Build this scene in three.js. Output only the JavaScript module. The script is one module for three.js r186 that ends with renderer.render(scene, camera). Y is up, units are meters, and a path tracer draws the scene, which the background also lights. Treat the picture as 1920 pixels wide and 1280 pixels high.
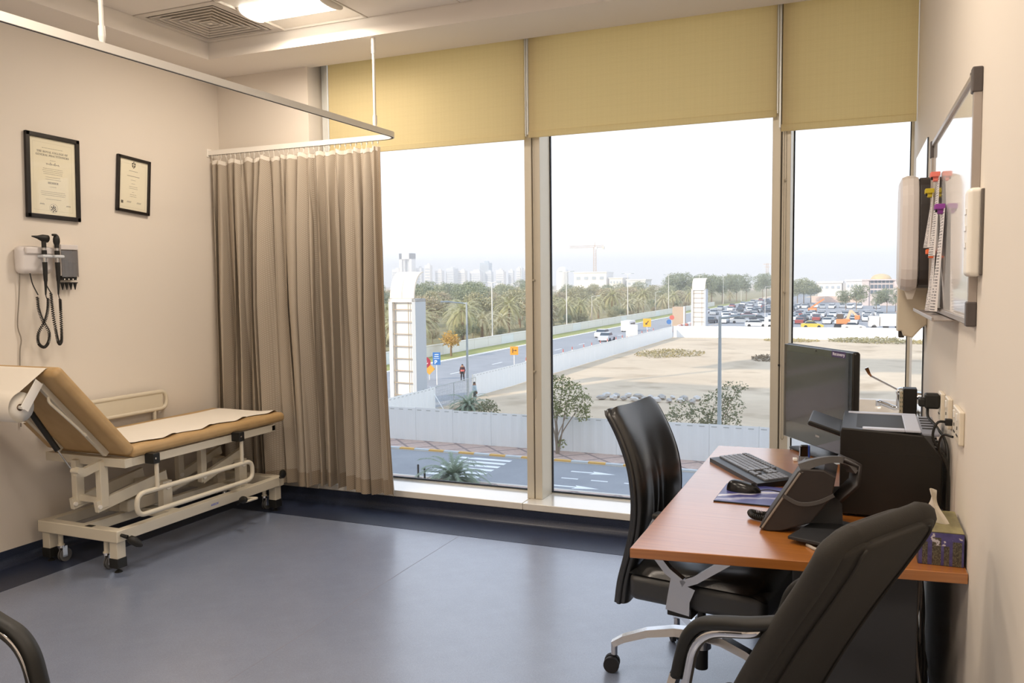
import * as THREE from 'three';
import { RoundedBoxGeometry } from 'three/addons/geometries/RoundedBoxGeometry.js';
import { mergeGeometries } from 'three/addons/utils/BufferGeometryUtils.js';
import { RectAreaLightUniformsLib } from 'three/addons/lights/RectAreaLightUniformsLib.js';
RectAreaLightUniformsLib.init();

// ---------------------------------------------------------------- camera, sky, sun, exposure
const scene = new THREE.Scene();
const camera = new THREE.PerspectiveCamera(44.46, 1.5, 0.05, 5000);
camera.rotation.order = 'YXZ';
camera.position.set(0, 1.4916, 0);
camera.rotation.set(-0.0711, 0.4048, -0.0112);
scene.add(camera);
const renderer = new THREE.WebGLRenderer({ antialias: true });
renderer.toneMapping = THREE.LinearToneMapping;
renderer.toneMappingExposure = 1.0;
renderer.shadowMap.enabled = true;

const LAMP = new THREE.Color(1.0, 0.85, 0.70), LAMP_LEVEL = 30;
const GY = 1.4916 - 10;                      // street level below the room's floor
{                                            // pale hazy sky, a little bluer upwards, with thin cloud
  const S = 1.68, W = 512, H = 256, d = new Float32Array(W * H * 4);
  const n = (x, y) => { const s = Math.sin(x * 12.9898 + y * 78.233) * 43758.5453; return s - Math.floor(s); };
  const vn = (x, y, p) => { const i = Math.floor(x), j = Math.floor(y), f = x - i, g = y - j, a = f * f * (3 - 2 * f), b = g * g * (3 - 2 * g), w = (k) => ((k % p) + p) % p;
    return (n(w(i), j) * (1 - a) + n(w(i + 1), j) * a) * (1 - b) + (n(w(i), j + 1) * (1 - a) + n(w(i + 1), j + 1) * a) * b; };
  for (let r = 0; r < H; r++) for (let c = 0; c < W; c++) {
    const up = Math.max(0, ((r + 0.5) / H - 0.5) * Math.PI), t = Math.min(1, up / 0.9);
    const u = (c / W) * 24, v = (r / H) * 40, cl = Math.max(0, 0.6 * vn(u, v, 24) + 0.4 * vn(u * 2, v * 2, 48) - 0.52) * 1.2 * Math.min(1, up * 6);
    const k = (r * W + c) * 4;
    d[k] = S * (0.89 - 0.30 * t + 0.14 * cl); d[k + 1] = S * (0.90 - 0.15 * t + 0.08 * cl); d[k + 2] = S * (0.93 + 0.06 * t + 0.03 * cl); d[k + 3] = 1;
  }
  const sky = new THREE.DataTexture(d, W, H, THREE.RGBAFormat, THREE.FloatType);
  sky.mapping = THREE.EquirectangularReflectionMapping; sky.magFilter = THREE.LinearFilter; sky.needsUpdate = true;
  scene.background = sky;
}
const sun = new THREE.DirectionalLight(new THREE.Color(1.0, 0.86, 0.68), 3.9);
sun.position.set(-60, 62, 120); sun.target.position.set(0, 0, 0);
sun.castShadow = true; sun.shadow.mapSize.set(4096, 4096);
Object.assign(sun.shadow.camera, { left: -320, right: 320, top: 320, bottom: -320, near: 1, far: 900 });
scene.add(sun, sun.target);

// ---------------------------------------------------------------- helpers
let seed = 20240;
const rnd = () => { seed = (seed * 1664525 + 1013904223) >>> 0; return seed / 4294967296; };
const rr = (a, b) => a + (b - a) * rnd();
const V = (x, y, z) => new THREE.Vector3(x, y, z);
const R = THREE.MathUtils.degToRad;
const hex = (h) => new THREE.Color(h);
const used = {};
function numbered(name) { const k = used[name] = (used[name] ?? -1) + 1; return k ? name + '_' + String(k).padStart(3, '0') : name; }
function mat(color, o = {}) {
  const phys = ['clearcoat', 'sheen', 'transmission', 'anisotropy', 'ior', 'specularIntensity'].some((k) => k in o);
  return new THREE[phys ? 'MeshPhysicalMaterial' : 'MeshStandardMaterial']({ color: typeof color === 'object' ? color : hex(color), roughness: 0.6, metalness: 0, side: THREE.DoubleSide, ...o });
}
function metreUV(g) {                        // uv in metres from the dominant side of each triangle
  const p = g.attributes.position, nn = g.attributes.normal, uv = new Float32Array(p.count * 2);
  for (let i = 0; i < p.count; i += 3) {
    const x = Math.abs(nn.getX(i) + nn.getX(i + 1) + nn.getX(i + 2)), y = Math.abs(nn.getY(i) + nn.getY(i + 1) + nn.getY(i + 2)), z = Math.abs(nn.getZ(i) + nn.getZ(i + 1) + nn.getZ(i + 2));
    for (let k = i; k < i + 3; k++) {
      const a = y >= x && y >= z ? [p.getX(k), p.getZ(k)] : x >= z ? [p.getZ(k), p.getY(k)] : [p.getX(k), p.getY(k)];
      uv[k * 2] = a[0]; uv[k * 2 + 1] = a[1];
    }
  }
  g.setAttribute('uv', new THREE.BufferAttribute(uv, 2));
  return g;
}
function flat(g) {
  let q = g.index ? g.toNonIndexed() : g;
  if (!q.attributes.normal) q.computeVertexNormals();
  for (const k of Object.keys(q.attributes)) if (!['position', 'normal', 'uv'].includes(k)) q.deleteAttribute(k);
  q.morphAttributes = {};
  return q;
}
function join(list, keepUV) {
  const a = [].concat(list).map(flat);
  if (!keepUV) a.forEach(metreUV);
  else a.forEach((q) => { if (!q.attributes.uv) metreUV(q); });
  const g = a.length > 1 ? mergeGeometries(a) : a[0];
  g.clearGroups();
  return g;
}
function mesh(name, list, m, parent, o = {}) {
  const g = list.isBufferGeometry && o.raw ? list : join(list, o.keepUV);
  const b = new THREE.Mesh(g, m);
  b.name = parent ? name : numbered(name);
  b.castShadow = b.receiveShadow = true;
  (parent ?? scene).add(b);
  if (o.label) b.userData.label = o.label;
  return b;
}
function tag(o, label, category, group) { o.userData.label = label; o.userData.category = category; if (group) o.userData.group = group; return o; }
function struct(o, kind = 'structure') { o.userData.kind = kind; return o; }
function thing(name, label, category, at = [0, 0, 0], turn = 0, group) {
  const o = new THREE.Group(); o.name = numbered(name); scene.add(o);
  o.position.set(...at); o.rotation.y = turn;
  return tag(o, label, category, group);
}
function single(name, list, m, label, category, group, o = {}) { return tag(mesh(name, list, m, null, o), label, category, group); }
function dup(root, at, turn, label, group, scale) {
  const c = root.clone(); c.name = numbered(root.name.replace(/_\d{3}$/, '')); scene.add(c);
  c.position.set(...at); if (turn !== undefined) c.rotation.y = turn;
  if (scale) c.scale.setScalar(scale);
  c.userData = { ...root.userData };
  if (label) c.userData.label = label;
  if (group) c.userData.group = group;
  return c;
}
// geometry: boxes are given by their centre
const bx = (w, h, d, x = 0, y = 0, z = 0) => new THREE.BoxGeometry(w, h, d).translate(x, y, z);
const rb = (w, h, d, x = 0, y = 0, z = 0, r = 0.004, s = 2) => new RoundedBoxGeometry(w, h, d, s, Math.min(r, w / 2.01, h / 2.01, d / 2.01)).translate(x, y, z);
const span = (x0, x1, y0, y1, z0, z1, r = 0, s = 2) => (r ? rb : bx)(Math.abs(x1 - x0), Math.abs(y1 - y0), Math.abs(z1 - z0), (x0 + x1) / 2, (y0 + y1) / 2, (z0 + z1) / 2, r, s);
function bar(a, b, w, h, r = 0.003) {        // a box section from a to b, w across, h in the upright plane
  const d = b.clone().sub(a), L = d.length(), g = rb(w, h, L, 0, 0, 0, r, 1), m = new THREE.Matrix4();
  d.normalize(); const up = Math.abs(d.y) > 0.99 ? V(1, 0, 0) : V(0, 1, 0), xx = up.clone().cross(d).normalize(), yy = d.clone().cross(xx);
  m.makeBasis(xx, yy, d).setPosition(a.clone().add(b).multiplyScalar(0.5));
  return g.applyMatrix4(m);
}
function cyl(a, b, r, r2 = r, s = 16) {
  const d = b.clone().sub(a), g = new THREE.CylinderGeometry(r2, r, d.length(), s, 1);
  g.applyQuaternion(new THREE.Quaternion().setFromUnitVectors(V(0, 1, 0), d.normalize()));
  const c = a.clone().add(b).multiplyScalar(0.5);
  return g.translate(c.x, c.y, c.z);
}
const ball = (r, x, y, z, s = 12, sx = 1, sy = 1, sz = 1) => new THREE.SphereGeometry(r, s, Math.max(6, s >> 1)).scale(sx, sy, sz).translate(x, y, z);
function tube(pts, r, seg = 48, rad = 10, closed = false, tension = 0.5) {
  return new THREE.TubeGeometry(new THREE.CatmullRomCurve3(pts, closed, 'catmullrom', tension), seg, r, rad, closed);
}
function bent(pts, r, fillet, rad = 12, closed = false) {   // straight runs with rounded bends
  const path = new THREE.CurvePath(), n = pts.length; let last = closed ? null : pts[0];
  let first = null;
  for (let i = closed ? 0 : 1; i < (closed ? n : n - 1); i++) {
    const p = pts[i], a = pts[(i + n - 1) % n], b = pts[(i + 1) % n], u = a.clone().sub(p), w = b.clone().sub(p), f = Math.min(fillet, u.length() / 2.05, w.length() / 2.05);
    const s = p.clone().add(u.normalize().multiplyScalar(f)), e = p.clone().add(w.normalize().multiplyScalar(f));
    if (last) path.add(new THREE.LineCurve3(last, s)); else first = s;
    path.add(new THREE.QuadraticBezierCurve3(s, p, e)); last = e;
  }
  path.add(new THREE.LineCurve3(last, closed ? first : pts[n - 1]));
  const q = []; for (const c of path.curves) { const k = c.isLineCurve3 ? 2 : 8; for (let i = 0; i < k; i++) q.push(c.getPoint(i / k)); }
  if (!closed) q.push(pts[n - 1].clone());
  return sweep(q, [...Array(rad)].map((_, i) => [Math.cos((i / rad) * 2 * Math.PI) * r, Math.sin((i / rad) * 2 * Math.PI) * r]), closed, true);
}
// sweep a closed 2-D section along points with a steady frame; section [across, up]
function sweep(q, sec, closed = false, smooth = false, upHint = V(0, 1, 0), scale = null) {
  const n = q.length, m = sec.length, pos = [], idx = [];
  let prevN = null;
  for (let i = 0; i < n; i++) {
    const t = (closed ? q[(i + 1) % n].clone().sub(q[(i + n - 1) % n]) : q[Math.min(n - 1, i + 1)].clone().sub(q[Math.max(0, i - 1)])).normalize();
    let s = prevN ? prevN.clone().addScaledVector(t, -prevN.dot(t)) : t.clone().cross(Math.abs(t.dot(upHint)) > 0.95 ? V(1, 0, 0) : upHint);
    s.normalize(); prevN = s; const u = s.clone().cross(t).normalize(), k = scale ? scale(i / (n - 1)) : 1;
    for (const [a, b] of sec) { const p = q[i].clone().addScaledVector(s, a * k).addScaledVector(u, b * k); pos.push(p.x, p.y, p.z); }
  }
  for (let i = 0; i < (closed ? n : n - 1); i++) for (let j = 0; j < m; j++) { const a = i * m + j, b = i * m + ((j + 1) % m), c = ((i + 1) % n) * m + j, d = ((i + 1) % n) * m + ((j + 1) % m); idx.push(a, c, b, b, c, d); }
  if (!closed) for (const [o, f] of [[0, 1], [(n - 1) * m, -1]]) for (let j = 1; j < m - 1; j++) idx.push(o, f > 0 ? o + j : o + j + 1, f > 0 ? o + j + 1 : o + j);
  let g = new THREE.BufferGeometry(); g.setAttribute('position', new THREE.Float32BufferAttribute(pos, 3)); g.setIndex(idx);
  if (!smooth) g = g.toNonIndexed();
  g.computeVertexNormals();
  return g;
}
function ext(pts, depth, bevel = 0, holes = []) {
  const s = new THREE.Shape(pts.map(([x, y]) => new THREE.Vector2(x, y)));
  for (const h of holes) s.holes.push(new THREE.Path(h.map(([x, y]) => new THREE.Vector2(x, y))));
  return new THREE.ExtrudeGeometry(s, { depth, bevelEnabled: bevel > 0, bevelSize: bevel, bevelThickness: bevel, bevelSegments: 2, curveSegments: 12 });
}
const lathe = (pts, s = 24) => new THREE.LatheGeometry(pts.map(([x, y]) => new THREE.Vector2(x, y)), s);
function grid(nu, nv, f, smooth = true) {      // parametric sheet, uv kept
  const pos = [], uv = [], idx = [];
  for (let j = 0; j <= nv; j++) for (let i = 0; i <= nu; i++) { const p = f(i / nu, j / nv); pos.push(p[0], p[1], p[2]); uv.push(p[3] ?? i / nu, p[4] ?? j / nv); }
  for (let j = 0; j < nv; j++) for (let i = 0; i < nu; i++) { const a = j * (nu + 1) + i, b = a + 1, c = a + nu + 1; idx.push(a, b, c, b, c + 1, c); }
  let g = new THREE.BufferGeometry(); g.setAttribute('position', new THREE.Float32BufferAttribute(pos, 3)); g.setAttribute('uv', new THREE.Float32BufferAttribute(uv, 2)); g.setIndex(idx); g.computeVertexNormals();
  return g;
}
// ---------------------------------------------------------------- textures
const hsh = (x, y, s) => { let h = (x * 374761393 + y * 668265263 + s * 974634537) | 0; h = Math.imul(h ^ (h >>> 13), 1274126177); return ((h ^ (h >>> 16)) >>> 0) / 4294967296; };
const sm = (t) => t * t * (3 - 2 * t);
function noise(x, y, p, s) { const i = Math.floor(x), j = Math.floor(y), f = sm(x - i), g = sm(y - j), w = (k) => ((k % p) + p) % p;
  return (hsh(w(i), w(j), s) * (1 - f) + hsh(w(i + 1), w(j), s) * f) * (1 - g) + (hsh(w(i), w(j + 1), s) * (1 - f) + hsh(w(i + 1), w(j + 1), s) * f) * g; }
const fbm = (u, v, p, s, o = 4) => { let a = 0, k = 0.5, t = 0; for (let i = 0; i < o; i++) { a += k * noise(u * p, v * p, p, s + i); t += k; k *= 0.5; p *= 2; } return a / t; };
function tex(w, h, f, size, srgb = true, sizeY = size) {
  const d = new Uint8Array(w * h * 4);
  for (let y = 0; y < h; y++) for (let x = 0; x < w; x++) { const c = f(x / w, y / h, x, y), k = (y * w + x) * 4; const a = Array.isArray(c) ? c : [c, c, c]; d[k] = Math.max(0, Math.min(255, a[0])); d[k + 1] = Math.max(0, Math.min(255, a[1])); d[k + 2] = Math.max(0, Math.min(255, a[2])); d[k + 3] = 255; }
  const t = new THREE.DataTexture(d, w, h); t.magFilter = THREE.LinearFilter; t.minFilter = THREE.LinearMipmapLinearFilter; t.generateMipmaps = true;
  t.wrapS = t.wrapT = THREE.RepeatWrapping; if (srgb) t.colorSpace = THREE.SRGBColorSpace;
  if (size) t.repeat.set(1 / size, 1 / sizeY); t.needsUpdate = true; return t;
}
function canvasTex(w, h, draw) {
  const c = document.createElement('canvas'); c.width = w; c.height = h; draw(c.getContext('2d'), w, h);
  const t = new THREE.CanvasTexture(c); t.colorSpace = THREE.SRGBColorSpace; return t;
}
const mix = (a, b, t) => a.map((x, i) => x + (b[i] - x) * t);
// ---------------------------------------------------------------- materials of the room
const T = {
  paint: tex(256, 256, (u, v) => 128 + 60 * (fbm(u, v, 64, 3, 2) - 0.5), 0.25, false),
  vinyl: tex(512, 512, (u, v, x, y) => { const a = fbm(u, v, 6, 11, 4), s = hsh(x >> 1, y >> 1, 5), q = hsh(x, y, 9); let c = mix([114, 126, 150], [125, 137, 162], a); if (s > 0.90) c = mix(c, [156, 168, 190], 0.45); if (s < 0.09) c = mix(c, [84, 94, 116], 0.45); return c.map((k) => k + (q - 0.5) * 8); }, 0.42),
  navy: tex(256, 256, (u, v, x, y) => { const s = hsh(x >> 1, y >> 1, 6); let c = mix([38, 46, 66], [45, 53, 74], fbm(u, v, 8, 21)); if (s > 0.93) c = mix(c, [82, 92, 116], 0.5); return c; }, 0.3),
  weave: tex(64, 64, (u, v) => { const d = (cx, cy) => { const a = Math.abs(((u - cx + 1.5) % 1) - 0.5), b = Math.abs(((v - cy + 1.5) % 1) - 0.5); return Math.hypot(a, b * 1.1); }; const k = Math.min(d(0.25, 0.25), d(0.75, 0.75)); const t = k < 0.17 ? 1 : k < 0.24 ? 0.5 : 0; return mix([170, 157, 140], [202, 191, 174], t); }, 0.0125),
  wood: tex(512, 512, (u, v) => { const g = fbm(u * 1, v, 4, 31, 3), s = noise(u * 4 + g * 1.4, v * 128, 128, 33) * 0.6 + noise(u * 8, v * 256, 256, 35) * 0.4; return mix([152, 88, 30], [184, 118, 50], s * 0.75 + g * 0.3); }, 0.9),
  leather: tex(256, 256, (u, v) => 128 + 110 * (fbm(u, v, 48, 41, 3) - 0.5), 0.09, false),
  mesh: tex(128, 128, (u, v, x, y) => 128 + 60 * (((x >> 1) + (y >> 1)) & 1 ? 1 : -1) + 40 * (hsh(x, y, 3) - 0.5), 0.04, false),
  blind: tex(128, 128, (u, v, x, y) => mix([232, 218, 176], [243, 230, 190], 0.5 * hsh(x >> 1, 0, 7) + 0.5 * hsh(0, y >> 1, 8)), 0.06),
  tan: tex(256, 256, (u, v) => mix([180, 146, 98], [197, 164, 116], fbm(u, v, 10, 51, 5)), 0.5),
};
const M = {
  wall: mat('#e3dace', { roughness: 0.75, bumpMap: T.paint, bumpScale: 0.0004 }),
  ceiling: mat('#f1e9df', { roughness: 0.85, bumpMap: T.paint, bumpScale: 0.0003 }),
  floor: mat('#ffffff', { map: T.vinyl, roughness: 0.42, ior: 2.1, clearcoat: 0.8, clearcoatRoughness: 0.24 }),
  navy: mat('#ffffff', { map: T.navy, roughness: 0.38 }),
  alu: mat('#d9d1bf', { roughness: 0.42, metalness: 0.25 }),
  frameLight: mat('#dfe2e0', { roughness: 0.35, metalness: 0.3 }),
  sill: mat('#e8e3d8', { roughness: 0.25, ior: 1.75, clearcoat: 1, clearcoatRoughness: 0.12 }),
  gasket: mat('#20232a', { roughness: 0.7 }),
  glass: mat('#ffffff', { transmission: 1, roughness: 0, thickness: 0, ior: 1.04 }),
  blind: mat('#ffffff', { map: T.blind, roughness: 0.9, transmission: 0.62, thickness: 0 }),
  white: mat('#f3eee5', { roughness: 0.4 }),
  whiteGloss: mat('#eceae6', { roughness: 0.18 }),
  cream: mat('#d6cdb9', { roughness: 0.38 }),
  chrome: mat('#e2e2e4', { roughness: 0.09, metalness: 1 }),
  castAlu: mat('#d0d0d2', { roughness: 0.2, metalness: 1 }),
  steel: mat('#c4c4c4', { roughness: 0.25, metalness: 1 }),
  black: mat('#14130f', { roughness: 0.55 }),
  blackSatin: mat('#181716', { roughness: 0.38 }),
  blackGloss: mat('#0b0b0c', { roughness: 0.08, clearcoat: 1, clearcoatRoughness: 0.03 }),
  leather: mat('#191a1b', { roughness: 0.31, ior: 1.75, bumpMap: T.leather, bumpScale: 0.0006 }),
  fabricBlack: mat('#2b2824', { roughness: 0.82, bumpMap: T.leather, bumpScale: 0.0006 }),
  rubber: mat('#17161a', { roughness: 0.7 }),
  grey: mat('#6f7176', { roughness: 0.5 }),
  darkGrey: mat('#45413f', { roughness: 0.5 }),
  wood: mat('#ffffff', { map: T.wood, roughness: 0.3, ior: 1.75, clearcoat: 1, clearcoatRoughness: 0.2 }),
  tan: mat('#ffffff', { map: T.tan, roughness: 0.5, bumpMap: T.leather, bumpScale: 0.0003 }),
  paper: mat('#efe8dc', { roughness: 0.85 }),
  mirror: mat('#f4f6f6', { roughness: 0.0, metalness: 1 }),
};

// ---------------------------------------------------------------- the room
const XL = -4.222, ZB = -4.26, XB = -3.915, YC = 3.036, YS = 2.93, ZBACK = 2.2;
const ZRET = -4.667, ZMF = -4.771, ZG = -4.951, ZBL = -4.735;
const XW = (z) => 0.205 + (z + 4.73) * 0.0165;         // face of the right wall
const TH = Math.atan(0.0165);                          // its slight turn
{
  const fl = struct(mesh('floor', [span(XL, 0.9, -0.25, 0, ZBACK, ZG)], M.floor));
  // the darker welded border and its cove run along the left wall and the window
  const b1 = mesh('border_strip', [span(XL, -3.90, 0, 0.0015, ZBACK, ZG)], M.navy, fl);
  mesh('border_strip', [span(-3.90, 0.30, 0, 0.0015, -4.323, ZG)], M.navy, fl);
  mesh('weld_seam', [span(-2.206, -2.203, 0, 0.0004, ZBACK, -4.323)], mat('#858793', { roughness: 0.5 }), fl);
  const cove = (h) => { const q = []; for (let i = 0; i <= 8; i++) { const a = (i / 8) * Math.PI / 2; q.push([0.045 * (1 - Math.sin(a)), 0.045 * (1 - Math.cos(a))]); } return [[0, 0], ...q.map(([x, y]) => [x, y + 0.002]), [0.004, h], [0, h]]; };
  const side = ext(cove(0.09).map(([x, y]) => [x, y]), ZBACK - ZRET); side.translate(XL, 0, ZRET);
  struct(mesh('baseboard_left', side, M.navy));
  const front = ext(cove(0.092), 0.30 - XL); front.rotateY(-Math.PI / 2); front.translate(0.30, 0, ZRET + 0.002);
  struct(mesh('baseboard_window', front, M.navy));
  struct(mesh('wall_left', [span(XL - 0.2, XL, -0.25, 3.3, ZBACK, ZG)], M.wall));
  struct(mesh('wall_back', [span(XL - 0.2, 1.0, -0.25, 3.3, ZBACK, ZBACK + 0.2)], M.wall));
  const rw = ext([[XW(ZBACK), -ZBACK], [1.0, -ZBACK], [1.0, -ZG], [XW(ZG), -ZG]], 3.55); rw.rotateX(-Math.PI / 2); rw.translate(0, -0.25, 0);
  struct(mesh('wall_right', rw, M.wall));
  // pier beside the window, lintel and plinth of the window wall
  struct(mesh('wall_window', [span(XL, -3.455, 0, YS + 0.2, ZRET, ZG - 0.05), span(XL, 0.9, -0.25, 0.09, ZRET, ZG - 0.05), span(XL, 0.9, YS + 0.16, YS + 0.37, ZRET + 0.02, ZG - 0.05)], M.wall));
  // ceiling: slab, tile grid, lowered soffits along the left wall and the window
  const ce = struct(mesh('ceiling', [span(XL - 0.2, 1.0, YC + 0.014, YC + 0.3, ZBACK + 0.2, ZB + 0.56), span(XB + 0.56, 1.0, YC + 0.014, YC + 0.3, ZB + 0.56, ZB), span(XL - 0.2, XB + 0.04, YC + 0.014, YC + 0.3, ZB + 0.56, ZB), span(XB + 0.04, XB + 0.56, YC + 0.014, YC + 0.3, ZB + 0.04, ZB)], M.ceiling));
  const tile = join(rb(0.594, 0.012, 0.594, 0, 0, 0, 0.003, 1));
  const lampTiles = new Set(['1,0', '2,4', '2,8', '5,3', '5,7']), grille = '0,0';
  for (let i = 0; i < 7; i++) for (let j = 0; j < 11; j++) {
    const k = i + ',' + j; if (lampTiles.has(k) || k === grille) continue;
    const m = mesh('ceiling_tile', tile, M.ceiling, ce, { raw: true }); m.position.set(XB + 0.3 + i * 0.6, YC + 0.006, ZB + 0.3 + j * 0.6);
  }
  struct(mesh('trim_1', [span(XL, XB, YS, YC + 0.3, ZBACK, ZB)], M.ceiling));
  struct(mesh('trim_2', [span(XL, 0.9, YS, YC + 0.3, ZB, -4.70)], M.ceiling));

  // troffer lamps: tray, rounded diffuser bar, end trims; a light of the same size under each
  const glow = mat('#fff6ea', { emissive: new THREE.Color(1, 0.95, 0.86), emissiveIntensity: 9, roughness: 0.6 });
  const tray = mat('#f3ece0', { roughness: 0.45 });
  const where = { '1,0': 'ceiling lamp panel beside the square air grille', };
  for (const k of lampTiles) {
    const [i, j] = k.split(',').map(Number), cx = XB + 0.3 + i * 0.6, cz = ZB + 0.3 + j * 0.6;
    const t = thing('ceiling_lamp', where[k] ? 'lit square ceiling lamp panel with a rounded diffuser beside the air grille' : 'lit square ceiling lamp panel with a rounded diffuser above the room, behind the camera', 'lamp', [cx, YC, cz], 0, where[k] ? undefined : 'ceiling lamps behind the camera');
    mesh('tray', [bx(0.594, 0.006, 0.594, 0, 0.012, 0), ...[-1, 1].flatMap((s) => [bx(0.012, 0.014, 0.594, s * 0.291, 0.004, 0), bx(0.57, 0.014, 0.012, 0, 0.004, s * 0.291)])], tray, t);
    const prof = []; for (let a = 0; a <= 14; a++) { const q = Math.PI * (a / 14); prof.push([-Math.cos(q) * 0.105, -(Math.sin(q) ** 0.6) * 0.036]); }
    const d = ext([...prof, [0.105, 0.004], [-0.105, 0.004]], 0.53); d.rotateY(Math.PI / 2); d.translate(-0.265, 0.006, 0.03);
    mesh('diffuser', d, glow, t);
    for (const s of [-1, 1]) { const e = ext([...prof.map(([x, y]) => [x * 1.06, y * 1.08]), [0.111, 0.006], [-0.111, 0.006]], 0.014); e.rotateY(Math.PI / 2); e.translate(s * 0.272 - 0.007, 0.006, 0.03); mesh('end_trim', e, tray, t); }
    const L = new THREE.RectAreaLight(LAMP, LAMP_LEVEL, 0.46, 0.5); L.position.set(cx, YC - 0.055, cz); L.rotation.x = -Math.PI / 2; L.name = 'lamp_light'; scene.add(L);
  }
  // four-way air grille
  const cx = XB + 0.3, cz = ZB + 0.3, g = thing('air_grille', 'square four-way air grille with nested slanted blades in the ceiling corner', 'grille', [cx, YC, cz]);
  const ring = (s, w, y, h) => ext([[-s, -s], [s, -s], [s, s], [-s, s]], h, 0, [[[-s + w, -s + w], [-s + w, s - w], [s - w, s - w], [s - w, -s + w]]]).rotateX(-Math.PI / 2).translate(0, y, 0);
  const gw = mat('#ddd5cb', { roughness: 0.5 });
  mesh('frame', ring(0.297, 0.045, -0.002, 0.014), gw, g);
  const dz = mat('#8c8884', { roughness: 0.45, metalness: 0.6 });
  mesh('duct', [bx(0.5, 0.004, 0.5, 0, 0.55, 0), bx(0.004, 0.54, 0.5, 0.25, 0.28, 0), bx(0.004, 0.54, 0.5, -0.25, 0.28, 0), bx(0.5, 0.54, 0.004, 0, 0.28, 0.25), bx(0.5, 0.54, 0.004, 0, 0.28, -0.25)], dz, g);
  for (let k = 0; k < 6; k++) {              // each blade ring slopes outwards and down
    const s = 0.236 - k * 0.038, q = s - 0.029, y0 = -0.002, y1 = 0.034, P = [], I = [];
    for (const [h, y] of [[s, y0], [q, y1], [q, y1 + 0.003], [s - 0.002, y0 + 0.005]]) for (const [a, b] of [[-1, -1], [1, -1], [1, 1], [-1, 1]]) P.push(a * h, y, b * h);
    for (let r = 0; r < 4; r++) for (let e = 0; e < 4; e++) { const A = r * 4 + e, B = r * 4 + (e + 1) % 4, C = ((r + 1) % 4) * 4 + e, D = ((r + 1) % 4) * 4 + (e + 1) % 4; I.push(A, B, C, B, D, C); }
    const bg = new THREE.BufferGeometry(); bg.setAttribute('position', new THREE.Float32BufferAttribute(P, 3)); bg.setIndex(I); const bn = bg.toNonIndexed(); bn.computeVertexNormals();
    mesh('blade', [bn, ring(s + 0.003, 0.009, -0.004, 0.003)], gw, g);
  }
  mesh('centre_cap', bx(0.03, 0.004, 0.03, 0, 0.0, 0), gw, g);
}

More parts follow.
